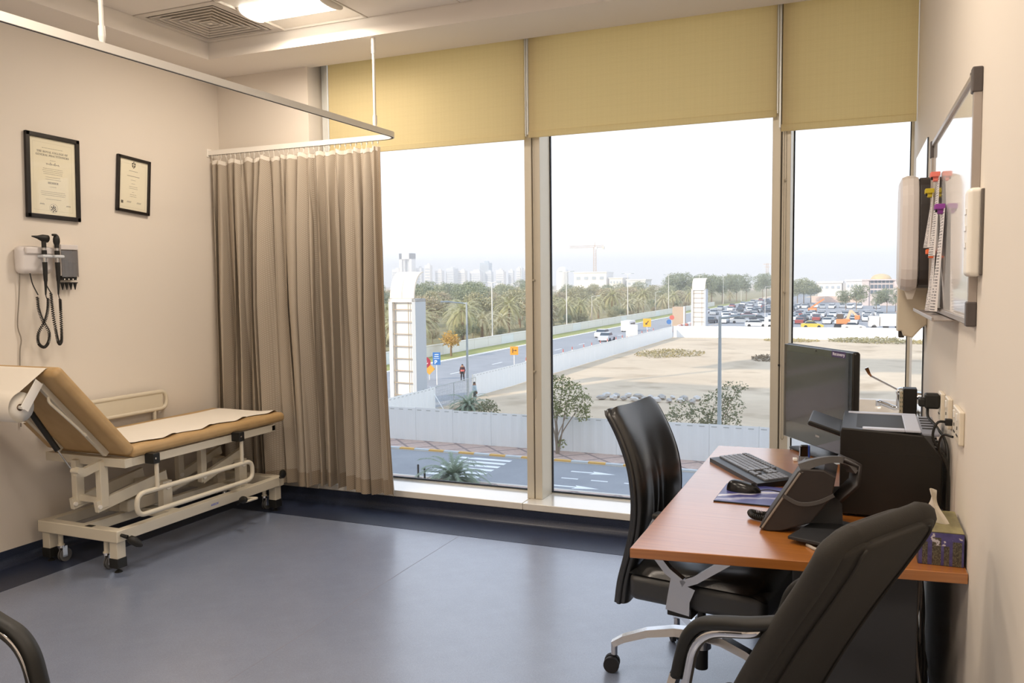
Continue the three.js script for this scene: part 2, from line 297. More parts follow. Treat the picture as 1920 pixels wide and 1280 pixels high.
// ---------------------------------------------------------------- window: mullions, sill, panes, blinds
{
  const bays = [[-3.343, -1.951], [-1.850, -0.498], [-0.402, 0.19]];
  bays.forEach(([x0, x1], i) => {
    const w = struct(mesh('window_' + (i + 1), [span(x0, x1, 0.138, 0.150, ZG - 0.02, ZG + 0.012), span(x0, x1, YS + 0.14, YS + 0.16, ZG - 0.02, ZG + 0.03)], M.frameLight));
    mesh('pane', span(x0 + 0.006, x1 - 0.006, 0.15, YS + 0.14, ZG - 0.004, ZG + 0.004), M.glass, w);
    mesh('gasket', [span(x0, x0 + 0.007, 0.145, YS + 0.14, ZG - 0.008, ZG + 0.01), span(x1 - 0.007, x1, 0.145, YS + 0.14, ZG - 0.008, ZG + 0.01), span(x0, x1, 0.145, 0.153, ZG - 0.008, ZG + 0.014)], M.gasket, w);
    const s0 = i === 0 ? -3.455 : i === 1 ? -1.936 : -0.449, s1 = i === 0 ? -1.939 : i === 1 ? -0.452 : XW(ZRET) - 0.002;
    mesh('window_sill', span(s0, s1, 0.096, 0.138, ZRET + 0.012, ZG, 0.004, 2), M.sill, w);
  });
  const mull = (x0, x1, n) => {
    const m = (x0 + x1) / 2, t = struct(mesh('trim_' + n, [span(x0, m - 0.004, 0.138, YS + 0.15, ZMF, ZG - 0.03, 0.003, 1), span(m + 0.004, x1, 0.138, YS + 0.15, ZMF, ZG - 0.03, 0.003, 1)], M.alu));
    mesh('groove', span(m - 0.0045, m + 0.0045, 0.138, YS + 0.15, ZMF - 0.012, ZG - 0.03), mat('#6e675b', { roughness: 0.6 }), t);
    return t;
  };
  const m1 = mull(-1.951, -1.850, 3), m2 = mull(-0.498, -0.402, 4);
  struct(mesh('trim_5', [span(-3.44, -3.405, 0.138, YS + 0.15, ZMF - 0.03, ZG - 0.03), span(-3.40, -3.375, 0.138, YS + 0.15, ZMF - 0.005, ZG - 0.03, 0.002, 1), span(-3.37, -3.343, 0.138, YS + 0.15, ZMF - 0.005, ZG - 0.03, 0.002, 1)], M.frameLight));
  struct(mesh('trim_6', [span(0.188, XW(ZG) + 0.02, 0.138, YS + 0.15, ZG + 0.012, ZG - 0.03)], M.alu));
  mesh('bolt', cyl(V(-0.451, 1.02, ZMF), V(-0.451, 1.02, ZMF + 0.006), 0.006), M.black, m2);
  const blinds = [[-3.338, -1.932, 2.345, 'left olive roller blind half lowered behind the curtain rail'], [-1.900, -0.478, 2.354, 'middle olive roller blind half lowered between the two mullions'], [-0.446, XW(ZBL) - 0.004, 2.276, 'right olive roller blind half lowered next to the right wall']];
  blinds.forEach(([x0, x1, y0, label], i) => {
    const t = thing('roller_blind', label, 'blind', [0, 0, 0], 0, undefined);
    mesh('fabric', span(x0, x1, y0 + 0.036, YS + 0.1, ZBL, ZBL + 0.0016), M.blind, t);
    mesh('hem_bar', span(x0 - 0.004, x1 + (i < 2 ? 0.004 : 0), y0, y0 + 0.038, ZBL - 0.004, ZBL + 0.008, 0.004, 2), M.blind, t);
    mesh('roller', cyl(V(x0, YS + 0.11, ZBL - 0.022), V(x1, YS + 0.11, ZBL - 0.022), 0.024), M.grey, t);
    mesh('side_guide', span(x0 - 0.016, x0 - 0.006, y0 + 0.02, YS + 0.1, ZBL - 0.006, ZBL + 0.004, 0.002, 1), M.frameLight, t);
    if (i < 2) mesh('side_guide', span(x1 + 0.005, x1 + 0.012, y0 + 0.02, YS + 0.1, ZBL - 0.006, ZBL + 0.004, 0.002, 1), M.frameLight, t);
  });
  const chain = (x, yb, label, clips) => {
    const t = thing('blind_chain', label, 'chain'), bead = new THREE.SphereGeometry(0.0024, 6, 4), list = [];
    for (let y = YS; y > yb; y -= 0.0062) for (const s of [0, 1]) list.push(bead.clone().translate(x + s * 0.012, y, ZMF + 0.012));
    for (let a = 0; a <= 6; a++) list.push(bead.clone().translate(x + 0.006 - Math.cos(Math.PI * a / 6) * 0.006, yb - Math.sin(Math.PI * a / 6) * 0.008, ZMF + 0.012));
    mesh('bead_loop', list, mat('#a09683', { roughness: 0.4 }), t);
    for (const y of clips) mesh('clip', [cyl(V(x + 0.008, y, ZMF), V(x + 0.008, y, ZMF + 0.02), 0.006), ball(0.006, x + 0.008, y, ZMF + 0.02)], mat('#b7ab94', { roughness: 0.4 }), t);
  };
  chain(-1.897, 0.78, 'beaded blind chain hanging in the groove of the wide left mullion', [1.50, 0.94]);
  chain(-0.436, 0.62, 'beaded blind chain hanging beside the right mullion behind the monitor', [2.02, 1.42]);
}

// ---------------------------------------------------------------- curtain rail and curtain
{
  const XR_ = -2.708, ZR = -4.5625, YR = 2.386, t = thing('curtain_rail', 'white L-shaped curtain rail hung from the ceiling around the couch', 'rail');
  const pts = [V(XL + 0.002, YR + 0.016, ZR)]; const r = 0.09;
  pts.push(V(XR_ - r - 0.3, YR + 0.016, ZR));
  for (let i = 0; i <= 10; i++) { const a = (i / 10) * Math.PI / 2; pts.push(V(XR_ - r + Math.sin(a) * r, YR + 0.016, ZR + r - Math.cos(a) * r)); }
  pts.push(V(XR_, YR + 0.016, ZR + 0.6), V(XR_, YR + 0.016, 1.6));
  mesh('track', sweep(pts, [[-0.011, -0.016], [0.011, -0.016], [0.011, 0.016], [-0.011, 0.016]]), M.white, t);
  const slot = pts.map((p) => p.clone().setY(YR - 0.0005));
  mesh('slot', sweep(slot, [[-0.004, -0.0005], [0.004, -0.0005], [0.004, 0.0005], [-0.004, 0.0005]]), mat('#4e473f', { roughness: 0.8 }), t);
  mesh('wall_bracket', span(XL, XL + 0.006, YR - 0.012, YR + 0.044, ZR - 0.022, ZR + 0.022, 0.002, 1), M.white, t);
  for (const [z, top] of [[-2.385, YC], [-4.30, YS], [-0.6, YC]]) {
    const rod = mesh('hanger_rod', cyl(V(XR_, YR + 0.03, z), V(XR_, top, z), 0.0085), M.white, t);
    mesh('socket', [cyl(V(XR_, YR + 0.03, z), V(XR_, YR + 0.055, z), 0.009, 0.0135), cyl(V(XR_, YR + 0.055, z), V(XR_, YR + 0.095, z), 0.0135, 0.0125)], M.white, rod);
    mesh('ceiling_cup', cyl(V(XR_, top - 0.09, z), V(XR_, top, z), 0.0125), M.white, rod);
  }
  // the curtain: one gathered sheet with deep uneven folds
  const c = thing('curtain', 'taupe dotted privacy curtain gathered in deep folds in front of the window corner', 'curtain');
  const y1 = 2.345, y0 = 0.142, folds = [];
  let s = 0; seed = 77; while (s < 1) { const w = rr(0.034, 0.075); folds.push([s, w, rr(0.55, 1.15), rr(-0.4, 0.4)]); s += w; }
  const foldAt = (u) => { let f = folds[folds.length - 1], k = 0; for (let i = 0; i < folds.length; i++) if (u >= folds[i][0]) { f = folds[i]; k = i; } const q = (u - f[0]) / f[1]; const bump = Math.abs(Math.sin(Math.PI * Math.min(1, Math.max(0, q)))) ** 0.8; return [bump * f[2], k, f]; };
  const surf = (u, v) => {                   // v 0 top .. 1 bottom
    const [b, k, f] = foldAt(u);
    const soft = foldAt(Math.min(0.9999, Math.max(0, u + 0.012 * Math.sin(v * 3 + k))))[0];
    const xt = XL + 0.012 + u * 1.375, xb = XL - 0.0 + 0.02 + u * 1.43;
    const wob = 0.012 * Math.sin(u * 9 + v * 4) * v;
    const flare = u > 0.86 ? (u - 0.86) / 0.14 : 0;
    let x = xt + (xb - xt) * v ** 1.3 + 0.021 * Math.sin(u * 2 * Math.PI / f[1] * 1 + f[3] * v) * Math.min(1, v * 5) * (1 - flare) + wob;
    let z = ZR + (0.5 * b + 0.5 * soft - 0.52) * (0.06 + 0.115 * Math.min(1, v * 2.2)) + 0.02 * Math.sin(u * 5 + 2) * v;
    z = z * (1 - flare * 0.6) + (ZR + 0.035 * v) * flare * 0.6;
    const y = y1 - (y1 - y0) * v + 0.006 * Math.sin(u * 60) * (1 - v) - 0.012 * Math.sin(u * 7) * v;
    return [x, y, z, u * 3.1, (1 - v) * 2.2];
  };
  const fabric = mat('#ffffff', { map: T.weave, roughness: 0.85, transmission: 0.08, thickness: 0 });
  mesh('cloth', grid(560, 60, surf), fabric, c, { keepUV: true });
  mesh('bottom_hem', grid(560, 2, (u, v) => { const p = surf(u, 0.957 + v * 0.0435); p[2] += 0.0025; return p; }), mat('#ded8d0', { map: T.weave, roughness: 0.85 }), c, { keepUV: true });
  mesh('edge_hem', grid(6, 60, (u, v) => { const p = surf(0.965 + u * 0.0355, v); p[2] += 0.003; return p; }), mat('#d2cbc2', { map: T.weave, roughness: 0.85 }), c, { keepUV: true });
  mesh('heading_tape', grid(560, 3, (u, v) => { const p = surf(u, v * 0.012); p[2] += 0.002; p[1] += 0.004 * Math.sin(u * 190); return p; }), mat('#ded6c9', { roughness: 0.8 }), c, { keepUV: true });
  for (let i = 0; i < 34; i++) { const u = (i + 0.5) / 34, p = surf(u, 0); mesh('glider', [bx(0.006, 0.02, 0.008, XL + 0.012 + u * 1.375, YR - 0.008, ZR), cyl(V(XL + 0.012 + u * 1.375, YR - 0.016, ZR), V(p[0], p[1] - 0.01, p[2]), 0.0015, 0.0015, 6)], M.white, c); }
}
// ---------------------------------------------------------------- examination couch
{
  const t = thing('examination_couch', 'cream-framed examination couch with tan padding and raised backrest along the left wall', 'couch', [-3.845, 0, -3.76]);
  const X1 = 0.295, X0 = -0.295, ZN = 0.68, ZF = -0.66;      // near side faces the room, ZN is the end next to the camera
  const c = M.cream;
  // base frame and feet
  const base = mesh('base_frame', [span(X0, X1, 0.166, 0.23, ZN - 0.055, ZN, 0.006), span(X0, X1, 0.166, 0.23, ZF, ZF + 0.055, 0.006), span(X1 - 0.05, X1 - 0.001, 0.17, 0.228, ZF + 0.05, ZN - 0.05, 0.004), span(X0 + 0.001, X0 + 0.05, 0.17, 0.228, ZF + 0.05, ZN - 0.05, 0.004)], c, t);
  mesh('end_cap', span(X0 - 0.003, X0 + 0.001, 0.17, 0.226, ZN - 0.05, ZN - 0.004), M.black, base);
  mesh('slot_plate', span(0.05, 0.10, 0.2295, 0.2308, ZN - 0.04, ZN - 0.012), M.black, base);
  for (const x of [X0 + 0.045, X1 - 0.045]) for (const z of [ZN - 0.04, ZF + 0.04]) {
    const l = mesh('leg', span(x - 0.028, x + 0.028, 0.075, 0.168, z - 0.028, z + 0.028, 0.004), c, t);
    mesh('foot', [span(x - 0.031, x + 0.031, 0.026, 0.078, z - 0.031, z + 0.031, 0.003)], M.black, l);
    mesh('levelling_screw', [cyl(V(x, 0.008, z), V(x, 0.04, z), 0.005), cyl(V(x, 0, z), V(x, 0.012, z), 0.021, 0.008)], M.black, l);
  }
  for (const x of [X0 + 0.125, X1 - 0.125]) for (const z of [ZN - 0.04, ZF + 0.05]) {
    const k = mesh('castor', [cyl(V(x, 0.098, z), V(x, 0.168, z), 0.013), cyl(V(x, 0.090, z), V(x, 0.100, z), 0.018)], c, t);
    mesh('fork', [cyl(V(x, 0.082, z), V(x, 0.094, z), 0.019), rb(0.004, 0.062, 0.03, x - 0.014, 0.058, z - 0.012, 0.002), rb(0.004, 0.062, 0.03, x + 0.014, 0.058, z - 0.012, 0.002)], M.chrome, k);
    mesh('wheel', [cyl(V(x - 0.011, 0.037, z - 0.02), V(x + 0.011, 0.037, z - 0.02), 0.036, 0.036, 24)], mat('#5d5c5b', { roughness: 0.6 }), k);
    mesh('tyre', new THREE.TorusGeometry(0.031, 0.0062, 8, 28).rotateY(Math.PI / 2).translate(x, 0.037, z - 0.02), M.rubber, k);
  }
  // lettering on the near rail
  const brand = canvasTex(512, 128, (g, w, h) => { g.fillStyle = '#d6cdb9'; g.fillRect(0, 0, w, h); g.fillStyle = '#2b47c4'; g.font = 'bold italic 104px sans-serif'; g.textBaseline = 'middle'; g.textAlign = 'center'; g.fillText('AKRON', w / 2, h / 2 + 4); });
  mesh('lettering', new THREE.PlaneGeometry(0.088, 0.022).rotateY(Math.PI / 2).translate(X1 + 0.0008, 0.199, -0.02), mat('#ffffff', { map: brand, roughness: 0.4 }), base, { keepUV: true, label: 'blue maker lettering on the near rail' });
  // lifting arms, posts, uprights
  for (const x of [-0.055, 0.125]) {
    mesh('lift_arm', bar(V(x, 0.335, 0.655), V(x, 0.405, 0.18), 0.028, 0.062), c, t);
    mesh('lift_arm', bar(V(x, 0.315, -0.10), V(x, 0.42, -0.46), 0.028, 0.055), c, t);
    for (const z of [0.225, -0.40]) { const p = mesh('pivot_post', span(x + 0.018, x + 0.062, 0.175, 0.385, z - 0.034, z + 0.034, 0.004), c, t); mesh('pivot_cap', cyl(V(x + 0.06, 0.355, z), V(x + 0.07, 0.355, z), 0.021, 0.018), M.white, p); }
    mesh('upright', span(x - 0.02, x + 0.02, 0.325, 0.57, 0.585, 0.635, 0.004), c, t);
    mesh('upright', span(x - 0.018, x + 0.018, 0.30, 0.56, -0.13, -0.085, 0.004), c, t);
    mesh('pivot_bolt', cyl(V(x + 0.014, 0.335, 0.645), V(x + 0.024, 0.335, 0.645), 0.011), M.white, t);
    mesh('pivot_bolt', cyl(V(x + 0.014, 0.33, -0.105), V(x + 0.026, 0.33, -0.105), 0.013), M.white, t);
  }
  mesh('cross_bar', span(-0.055, 0.125, 0.345, 0.378, 0.595, 0.62, 0.003), c, t);
  mesh('cross_bar', span(X0 + 0.05, X1 - 0.05, 0.178, 0.222, 0.19, 0.26, 0.003), c, t);
  mesh('cross_bar', span(X0 + 0.05, X1 - 0.05, 0.178, 0.222, -0.43, -0.37, 0.003), c, t);
  mesh('actuator', [span(0.02, 0.09, 0.24, 0.31, 0.10, 0.42, 0.01), cyl(V(0.055, 0.28, 0.1), V(0.055, 0.34, -0.25), 0.016)], mat('#bdb5a4', { roughness: 0.45 }), t);
  mesh('inner_rail', [span(-0.02, 0.02, 0.175, 0.225, ZF + 0.05, ZN - 0.05, 0.003)], c, t);
  // upper deck frame
  mesh('deck_frame', [span(X1 - 0.03, X1, 0.540, 0.585, -0.59, 0.45, 0.003), span(X0, X0 + 0.03, 0.540, 0.585, -0.59, 0.45, 0.003), span(X0, X1, 0.543, 0.582, -0.59, -0.555, 0.003), span(X0, X1, 0.545, 0.592, 0.56, 0.61, 0.003), span(X1 - 0.045, X1 - 0.005, 0.545, 0.59, 0.43, 0.6, 0.003), span(X0 + 0.005, X0 + 0.045, 0.545, 0.59, 0.43, 0.6, 0.003)], c, t);
  mesh('curved_bracket', [sweep([V(0.125, 0.565, 0.57), V(0.125, 0.548, 0.66), V(0.125, 0.535, 0.72), V(0.125, 0.55, 0.765)], [[-0.012, -0.022], [0.012, -0.022], [0.012, 0.022], [-0.012, 0.022]]), cyl(V(0.10, 0.552, 0.765), V(0.155, 0.552, 0.765), 0.014)], c, t);
  // padding
  const pad = (w, h, d, r) => rb(w, h, d, 0, 0, 0, r, 5);
  const seat = mesh('seat_pad', pad(0.615, 0.062, 1.25, 0.026).translate(0, 0.622, -0.055), M.tan, t);
  // pinched end next to the hinge
  const back = new THREE.Group(); const L = 0.64;
  const bp = pad(0.615, 0.062, L, 0.026).translate(0, 0.031, L / 2);
  const ang = R(48.5); bp.rotateX(-ang).translate(0, 0.600, 0.585);
  const backPad = mesh('back_pad', bp, M.tan, t);
  const under = (x, y, z) => V(x, y, z).applyAxisAngle(V(1, 0, 0), -ang).add(V(0, 0.600, 0.585));
  for (const x of [-0.17, 0.17]) mesh('back_rail', bar(under(x, -0.014, 0.03), under(x, -0.014, L - 0.06), 0.028, 0.028), c, t);
  mesh('gas_strut', cyl(under(-0.02, -0.04, 0.47), under(-0.02, -0.04, 0.47).lerp(V(0.10, 0.552, 0.765), 0.70), 0.0145), M.black, t);
  mesh('strut_rod', cyl(under(-0.02, -0.04, 0.47).lerp(V(0.10, 0.552, 0.765), 0.68), V(0.10, 0.552, 0.765), 0.0045), M.steel, t);
  mesh('release_lever', [bent([under(0.17, -0.02, 0.50), under(0.20, -0.055, 0.50), under(0.22, -0.055, 0.38), under(0.225, -0.05, 0.24)], 0.007, 0.03), cyl(under(0.224, -0.05, 0.26), under(0.226, -0.05, 0.235), 0.0085)], c, t);
  // roll holder on the back of the backrest
  const h0 = under(0.20, -0.005, L - 0.09), roll = V(0, 0.935, 1.115), rr0 = 0.071;
  mesh('roll_holder', [bar(under(0.175, -0.016, L - 0.02), under(0.225, -0.055, L - 0.02), 0.004, 0.05), bar(under(0.225, -0.03, L - 0.02), V(0.235, roll.y - 0.01, roll.z - 0.005), 0.005, 0.05), bar(under(-0.225, -0.03, L - 0.02), V(-0.235, roll.y - 0.01, roll.z - 0.005), 0.005, 0.05), cyl(V(-0.24, roll.y, roll.z), V(0.24, roll.y, roll.z), 0.009)], M.white, t);
  // grab loops
  const loop = (x, z0, z1, y0, y1) => bent([V(x, y0, z0), V(x, y1, z0), V(x, y1, z1), V(x, y0, z1)], 0.0135, 0.055, 12, true);
  const near = mesh('side_loop', loop(X1 + 0.045, 0.585, -0.305, 0.29, 0.405), c, t);
  for (const z of [0.445, -0.215]) {
    mesh('loop_post', cyl(V(X1 + 0.045, 0.40, z), V(X1 + 0.045, 0.575, z), 0.0115), c, near);
    mesh('clamp', [span(X1 - 0.004, X1 + 0.062, 0.545, 0.602, z - 0.012, z + 0.034, 0.005)], M.black, near);
    mesh('clamp_screw', cyl(V(X1 + 0.06, 0.575, z + 0.02), V(X1 + 0.064, 0.575, z + 0.02), 0.005), M.chrome, near);
  }
  const far = mesh('side_loop', loop(X0 - 0.045, 0.56, -0.30, 0.705, 0.815), c, t);
  for (const z of [0.40, -0.2]) mesh('loop_post', cyl(V(X0 - 0.045, 0.56, z), V(X0 - 0.045, 0.71, z), 0.0115), c, far);
  mesh('loop_panel', rb(0.014, 0.098, 0.8, X0 - 0.045, 0.76, 0.13, 0.006), c, far);
  // pedals
  const pedal = (a, b, tip, r) => { const p = mesh('pedal', [cyl(a, b, 0.008, 0.011), ], M.black, t); const g = lathe([[0, 0], [r * 0.8, 0.012], [r, 0.035], [r * 0.85, 0.065], [r * 0.4, 0.085], [0, 0.09]], 14); g.applyQuaternion(new THREE.Quaternion().setFromUnitVectors(V(0, 1, 0), tip.clone().sub(b).normalize())); g.translate(b.x, b.y, b.z); mesh('pedal_pad', g, M.black, p); };
  pedal(V(X1 + 0.0, 0.205, 0.655), V(X1 + 0.035, 0.195, 0.645), V(X1 + 0.10, 0.125, 0.585), 0.023);
  pedal(V(X1 + 0.0, 0.225, -0.62), V(X1 + 0.03, 0.235, -0.61), V(X1 + 0.09, 0.31, -0.54), 0.023);
  pedal(V(X1 + 0.0, 0.15, -0.21), V(X1 + 0.05, 0.185, -0.19), V(X1 + 0.12, 0.205, -0.15), 0.023);
  mesh('foot_lever', bent([V(X1 - 0.02, 0.165, -0.30), V(X1 + 0.06, 0.165, -0.33), V(X1 + 0.075, 0.175, -0.20)], 0.0075, 0.02), c, t);

  // paper roll and the sheet drawn over the couch
  const pr = thing('paper_roll', 'roll of white couch paper hung behind the raised backrest', 'paper roll', [-3.845, 0, -3.76]);
  const rollShape = lathe([[0.0165, -0.215], [rr0, -0.215], [rr0, 0.215], [0.0165, 0.215], [0.0165, -0.215]], 40).rotateZ(Math.PI / 2).translate(roll.x, roll.y, roll.z);
  mesh('roll', rollShape, M.paper, pr);
  mesh('core', lathe([[0.013, -0.2155], [0.0166, -0.2155], [0.0166, 0.2155], [0.013, 0.2155], [0.013, -0.2155]], 20).rotateZ(Math.PI / 2).translate(roll.x, roll.y, roll.z), mat('#7c6248', { roughness: 0.9 }), pr);
  // web: tangent from the roll over the top edge, down the backrest and along the seat
  const top = under(0, 0.066, L - 0.02), web = [];
  for (let a = 0; a <= 16; a++) { const q = R(-100 + a * 11); web.push([roll.y + Math.sin(q) * (rr0 + 0.002) , roll.z + Math.cos(q) * (rr0 + 0.002)]); }
  const over = [under(0, 0.03, L + 0.004), under(0, 0.058, L - 0.012), under(0, 0.0655, L - 0.05), under(0, 0.0655, 0.3), under(0, 0.0655, 0.10)];
  over.forEach((p) => web.push([p.y, p.z]));
  const down = [[0.668, 0.545], [0.6575, 0.50], [0.6565, 0.3], [0.6565, 0.0], [0.6565, -0.3], [0.6565, -0.58], [0.655, -0.635], [0.648, -0.668], [0.636, -0.688], [0.626, -0.696]];
  down.forEach((p) => web.push(p));
  const cum = [0]; for (let i = 1; i < web.length; i++) cum.push(cum[i - 1] + Math.hypot(web[i][0] - web[i - 1][0], web[i][1] - web[i - 1][1]));
  const at = (s) => { let i = 1; while (i < web.length - 1 && cum[i] < s) i++; const f = (s - cum[i - 1]) / (cum[i] - cum[i - 1]); return [web[i - 1][0] + (web[i][0] - web[i - 1][0]) * f, web[i - 1][1] + (web[i][1] - web[i - 1][1]) * f]; };
  const LEN = cum[cum.length - 1];
  mesh('sheet', grid(26, 190, (u, v) => {
    const s = v * LEN, [y, z] = at(s); let k = z < 0.5 && y < 0.66 ? 1 : 0, e = (u - 0.5) * 2;
    let x = e * 0.235 + 0.02 * k; let yy = y + 0.0012;
    if (k) { const edge = Math.max(0, e - 0.55) / 0.45; x += edge * 0.022 * Math.sin(z * 21 + 1) + 0.012 * e * Math.sin(z * 4); yy += edge * 0.010 * Math.max(0, Math.sin(z * 21 + 2.2)) + 0.0025 * (1 + Math.sin(z * 13 + e * 3)) * 0.5; }
    return [x, yy, z];
  }), M.paper, pr, { keepUV: true });
}

// ---------------------------------------------------------------- things on the left wall
{
  const lines = (g, w, y, n, len, h, col, gap) => { g.fillStyle = col; for (let i = 0; i < n; i++) { const L = len * (0.82 + 0.18 * hsh(i, Math.round(y), 4)); for (let x = w / 2 - L / 2; x < w / 2 + L / 2;) { const k = 8 + 22 * hsh(Math.round(x), i, 6); g.fillRect(x, y + i * gap, Math.min(k, w / 2 + L / 2 - x), h); x += k + 6; } } };
  const certA = canvasTex(720, 1040, (g, w, h) => {
    g.fillStyle = '#e7e0c8'; g.fillRect(0, 0, w, h); g.strokeStyle = '#b9b19a'; g.lineWidth = 2; g.strokeRect(60, 60, w - 120, h - 120);
    g.textAlign = 'center'; lines(g, w, 128, 1, 330, 5, '#77705f', 10);
    g.fillStyle = '#2d2a26'; g.font = 'bold 38px serif'; g.fillText('THE ROYAL COLLEGE OF', w / 2, 196); g.fillText('GENERAL PRACTITIONERS', w / 2, 240);
    lines(g, w, 290, 1, 90, 5, '#77705f', 10);
    g.strokeStyle = '#2d2a26'; g.lineWidth = 4; g.beginPath(); for (let x = 0; x < 200; x += 2) { const y = 345 + 12 * Math.sin(x * 0.31) * Math.cos(x * 0.047) - (x % 66 < 8 ? 14 : 0); x ? g.lineTo(w / 2 - 100 + x, y) : g.moveTo(w / 2 - 100, y); } g.stroke();
    lines(g, w, 405, 4, 330, 5, '#77705f', 24); lines(g, w, 520, 2, 260, 5, '#77705f', 30);
    g.fillStyle = '#2d2a26'; g.font = 'bold 36px serif'; g.fillText('MEMBER', w / 2, 612);
    lines(g, w, 650, 1, 120, 5, '#77705f', 10); lines(g, w, 720, 3, 420, 5, '#77705f', 24); lines(g, w, 820, 1, 240, 5, '#77705f', 10);
    g.strokeStyle = '#6c6758'; g.lineWidth = 3; for (const x of [150, 560]) { g.beginPath(); for (let k = 0; k < 70; k += 3) g.lineTo(x + k, 895 + 9 * Math.sin(k * 0.5)); g.stroke(); }
    g.beginPath(); g.arc(w / 2, 945, 62, 0, 7); g.stroke(); g.fillStyle = '#4a463c'; for (let k = 0; k < 26; k++) { const a = k * 2.4, r = 8 + (k * 13) % 42; g.fillRect(w / 2 + Math.cos(a) * r - 6, 945 + Math.sin(a) * r - 8, 13, 16); }
  });
  const certB = canvasTex(520, 740, (g, w, h) => {
    g.fillStyle = '#e9e2cb'; g.fillRect(0, 0, w, h); g.strokeStyle = '#bdb59e'; g.lineWidth = 2; g.strokeRect(38, 60, w - 76, h - 100);
    g.fillStyle = '#36332c'; g.beginPath(); g.moveTo(w / 2 - 34, 40); g.lineTo(w / 2 + 34, 40); g.lineTo(w / 2 + 30, 92); g.lineTo(w / 2, 122); g.lineTo(w / 2 - 30, 92); g.fill(); g.fillStyle = '#d9d2bb'; g.fillRect(w / 2 - 6, 46, 12, 60); g.fillRect(w / 2 - 26, 62, 52, 12); g.fillStyle = '#36332c'; g.fillRect(w / 2 - 8, 18, 16, 20);
    g.textAlign = 'center'; lines(g, w, 160, 1, 190, 6, '#5c5749', 10); lines(g, w, 235, 1, 260, 7, '#4a463c', 10); lines(g, w, 292, 1, 100, 5, '#77705f', 10); lines(g, w, 345, 1, 70, 5, '#77705f', 10); lines(g, w, 390, 2, 180, 5, '#77705f', 26); lines(g, w, 470, 1, 40, 5, '#77705f', 10); lines(g, w, 505, 2, 120, 5, '#77705f', 28);
    g.fillStyle = '#5a554a'; g.fillRect(46, 612, 38, 42); g.strokeStyle = '#6c6758'; g.lineWidth = 3; for (const x of [150, 330]) { g.beginPath(); for (let k = 0; k < 80; k += 3) g.lineTo(x + k, 620 + 12 * Math.sin(k * 0.4)); g.stroke(); }
  });
  const frame = mat('#150d0b', { roughness: 0.35 }), clear = mat('#ffffff', { transmission: 1, roughness: 0, thickness: 0, ior: 1.3 });
  const picture = (label, y, z, w, h, tilt, print, bw) => {
    const t = thing('picture_frame', label, 'certificate', [XL, y, z]); t.rotation.set(tilt, 0, 0);
    const q = (s, e) => span(0.002, 0.022, s[0], s[1], e[0], e[1], 0.003, 1);
    mesh('frame', [q([h / 2 - bw, h / 2], [-w / 2, w / 2]), q([-h / 2, -h / 2 + bw], [-w / 2, w / 2]), q([-h / 2, h / 2], [-w / 2, -w / 2 + bw]), q([-h / 2, h / 2], [w / 2 - bw, w / 2])], frame, t);
    mesh('certificate', new THREE.PlaneGeometry(w - bw * 1.9, h - bw * 1.9).rotateY(Math.PI / 2).translate(0.010, 0, 0), mat('#ffffff', { map: print, roughness: 0.6 }), t, { keepUV: true });
    mesh('glass', span(0.013, 0.015, -h / 2 + bw * 0.9, h / 2 - bw * 0.9, -w / 2 + bw * 0.9, w / 2 - bw * 0.9), clear, t);
  };
  picture('large black-framed certificate headed by a college name above the instrument holder', 2.102, -3.338, 0.334, 0.466, R(-1.6), certA, 0.024);
  picture('smaller black-framed certificate with a shield crest, hanging slightly tilted', 2.114, -3.894, 0.25, 0.343, R(-4.6), certB, 0.017);

  // wall diagnostic set
  const w0 = mat('#d9d3d0', { roughness: 0.42 });
  const t = thing('diagnostic_set', 'grey wall-mounted otoscope and ophthalmoscope set with coiled black cords', 'instrument', [XL, 1.64, -3.18]);
  mesh('holder', [rb(0.06, 0.15, 0.21, 0.03, 0, 0, 0.03, 4), rb(0.02, 0.04, 0.17, 0.062, 0.05, -0.01, 0.02, 3)], w0, t);
  for (const cz of [-0.03, -0.105]) mesh('cradle', rb(0.05, 0.016, 0.062, 0.078, 0.02, cz, 0.007, 2), mat('#cfd4da', { roughness: 0.3 }), t);
  const handle = (z, head) => {
    const x = 0.088;
    const p = mesh('handle', [cyl(V(x, -0.115, z), V(x, -0.012, z), 0.010, 0.013), cyl(V(x, 0.03, z), V(x, 0.052, z), 0.013), cyl(V(x, -0.19, z + 0.004), V(x, -0.115, z), 0.004, 0.0085)], M.black, t);
    mesh('sleeve', cyl(V(x, -0.012, z), V(x, 0.03, z), 0.0095), M.steel, p); mesh('collar', cyl(V(x, 0.052, z), V(x, 0.068, z), 0.0105), M.steel, p);
    mesh('head', head(x, z), M.black, p);
  };
  handle(-0.02, (x, z) => [cyl(V(x, 0.066, z), V(x, 0.10, z), 0.012), lathe([[0.0, -0.03], [0.021, -0.03], [0.019, 0.0], [0.012, 0.02], [0.009, 0.028], [0.003, 0.062], [0, 0.062]], 18).rotateX(Math.PI / 2 - 0.12).translate(x, 0.118, z + 0.008)]);
  handle(-0.098, (x, z) => [cyl(V(x, 0.066, z), V(x, 0.09, z), 0.012), ball(0.02, x, 0.108, z, 14, 0.8, 1.75, 0.95), rb(0.02, 0.012, 0.022, x, 0.138, z + 0.012, 0.004)]);
  const coil = (pts, r) => { const c = new THREE.CatmullRomCurve3(pts), q = [], N = 620, turns = 74; for (let i = 0; i <= N; i++) { const s = i / N, p = c.getPoint(s), tg = c.getTangent(s), a = V(1, 0, 0).addScaledVector(tg, -tg.x).normalize(), b = tg.clone().cross(a), w = s * turns * 2 * Math.PI; q.push(p.addScaledVector(a, Math.cos(w) * r).addScaledVector(b, Math.sin(w) * r)); } return new THREE.TubeGeometry(new THREE.CatmullRomCurve3(q), 900, 0.0026, 5); };
  const x = 0.075;
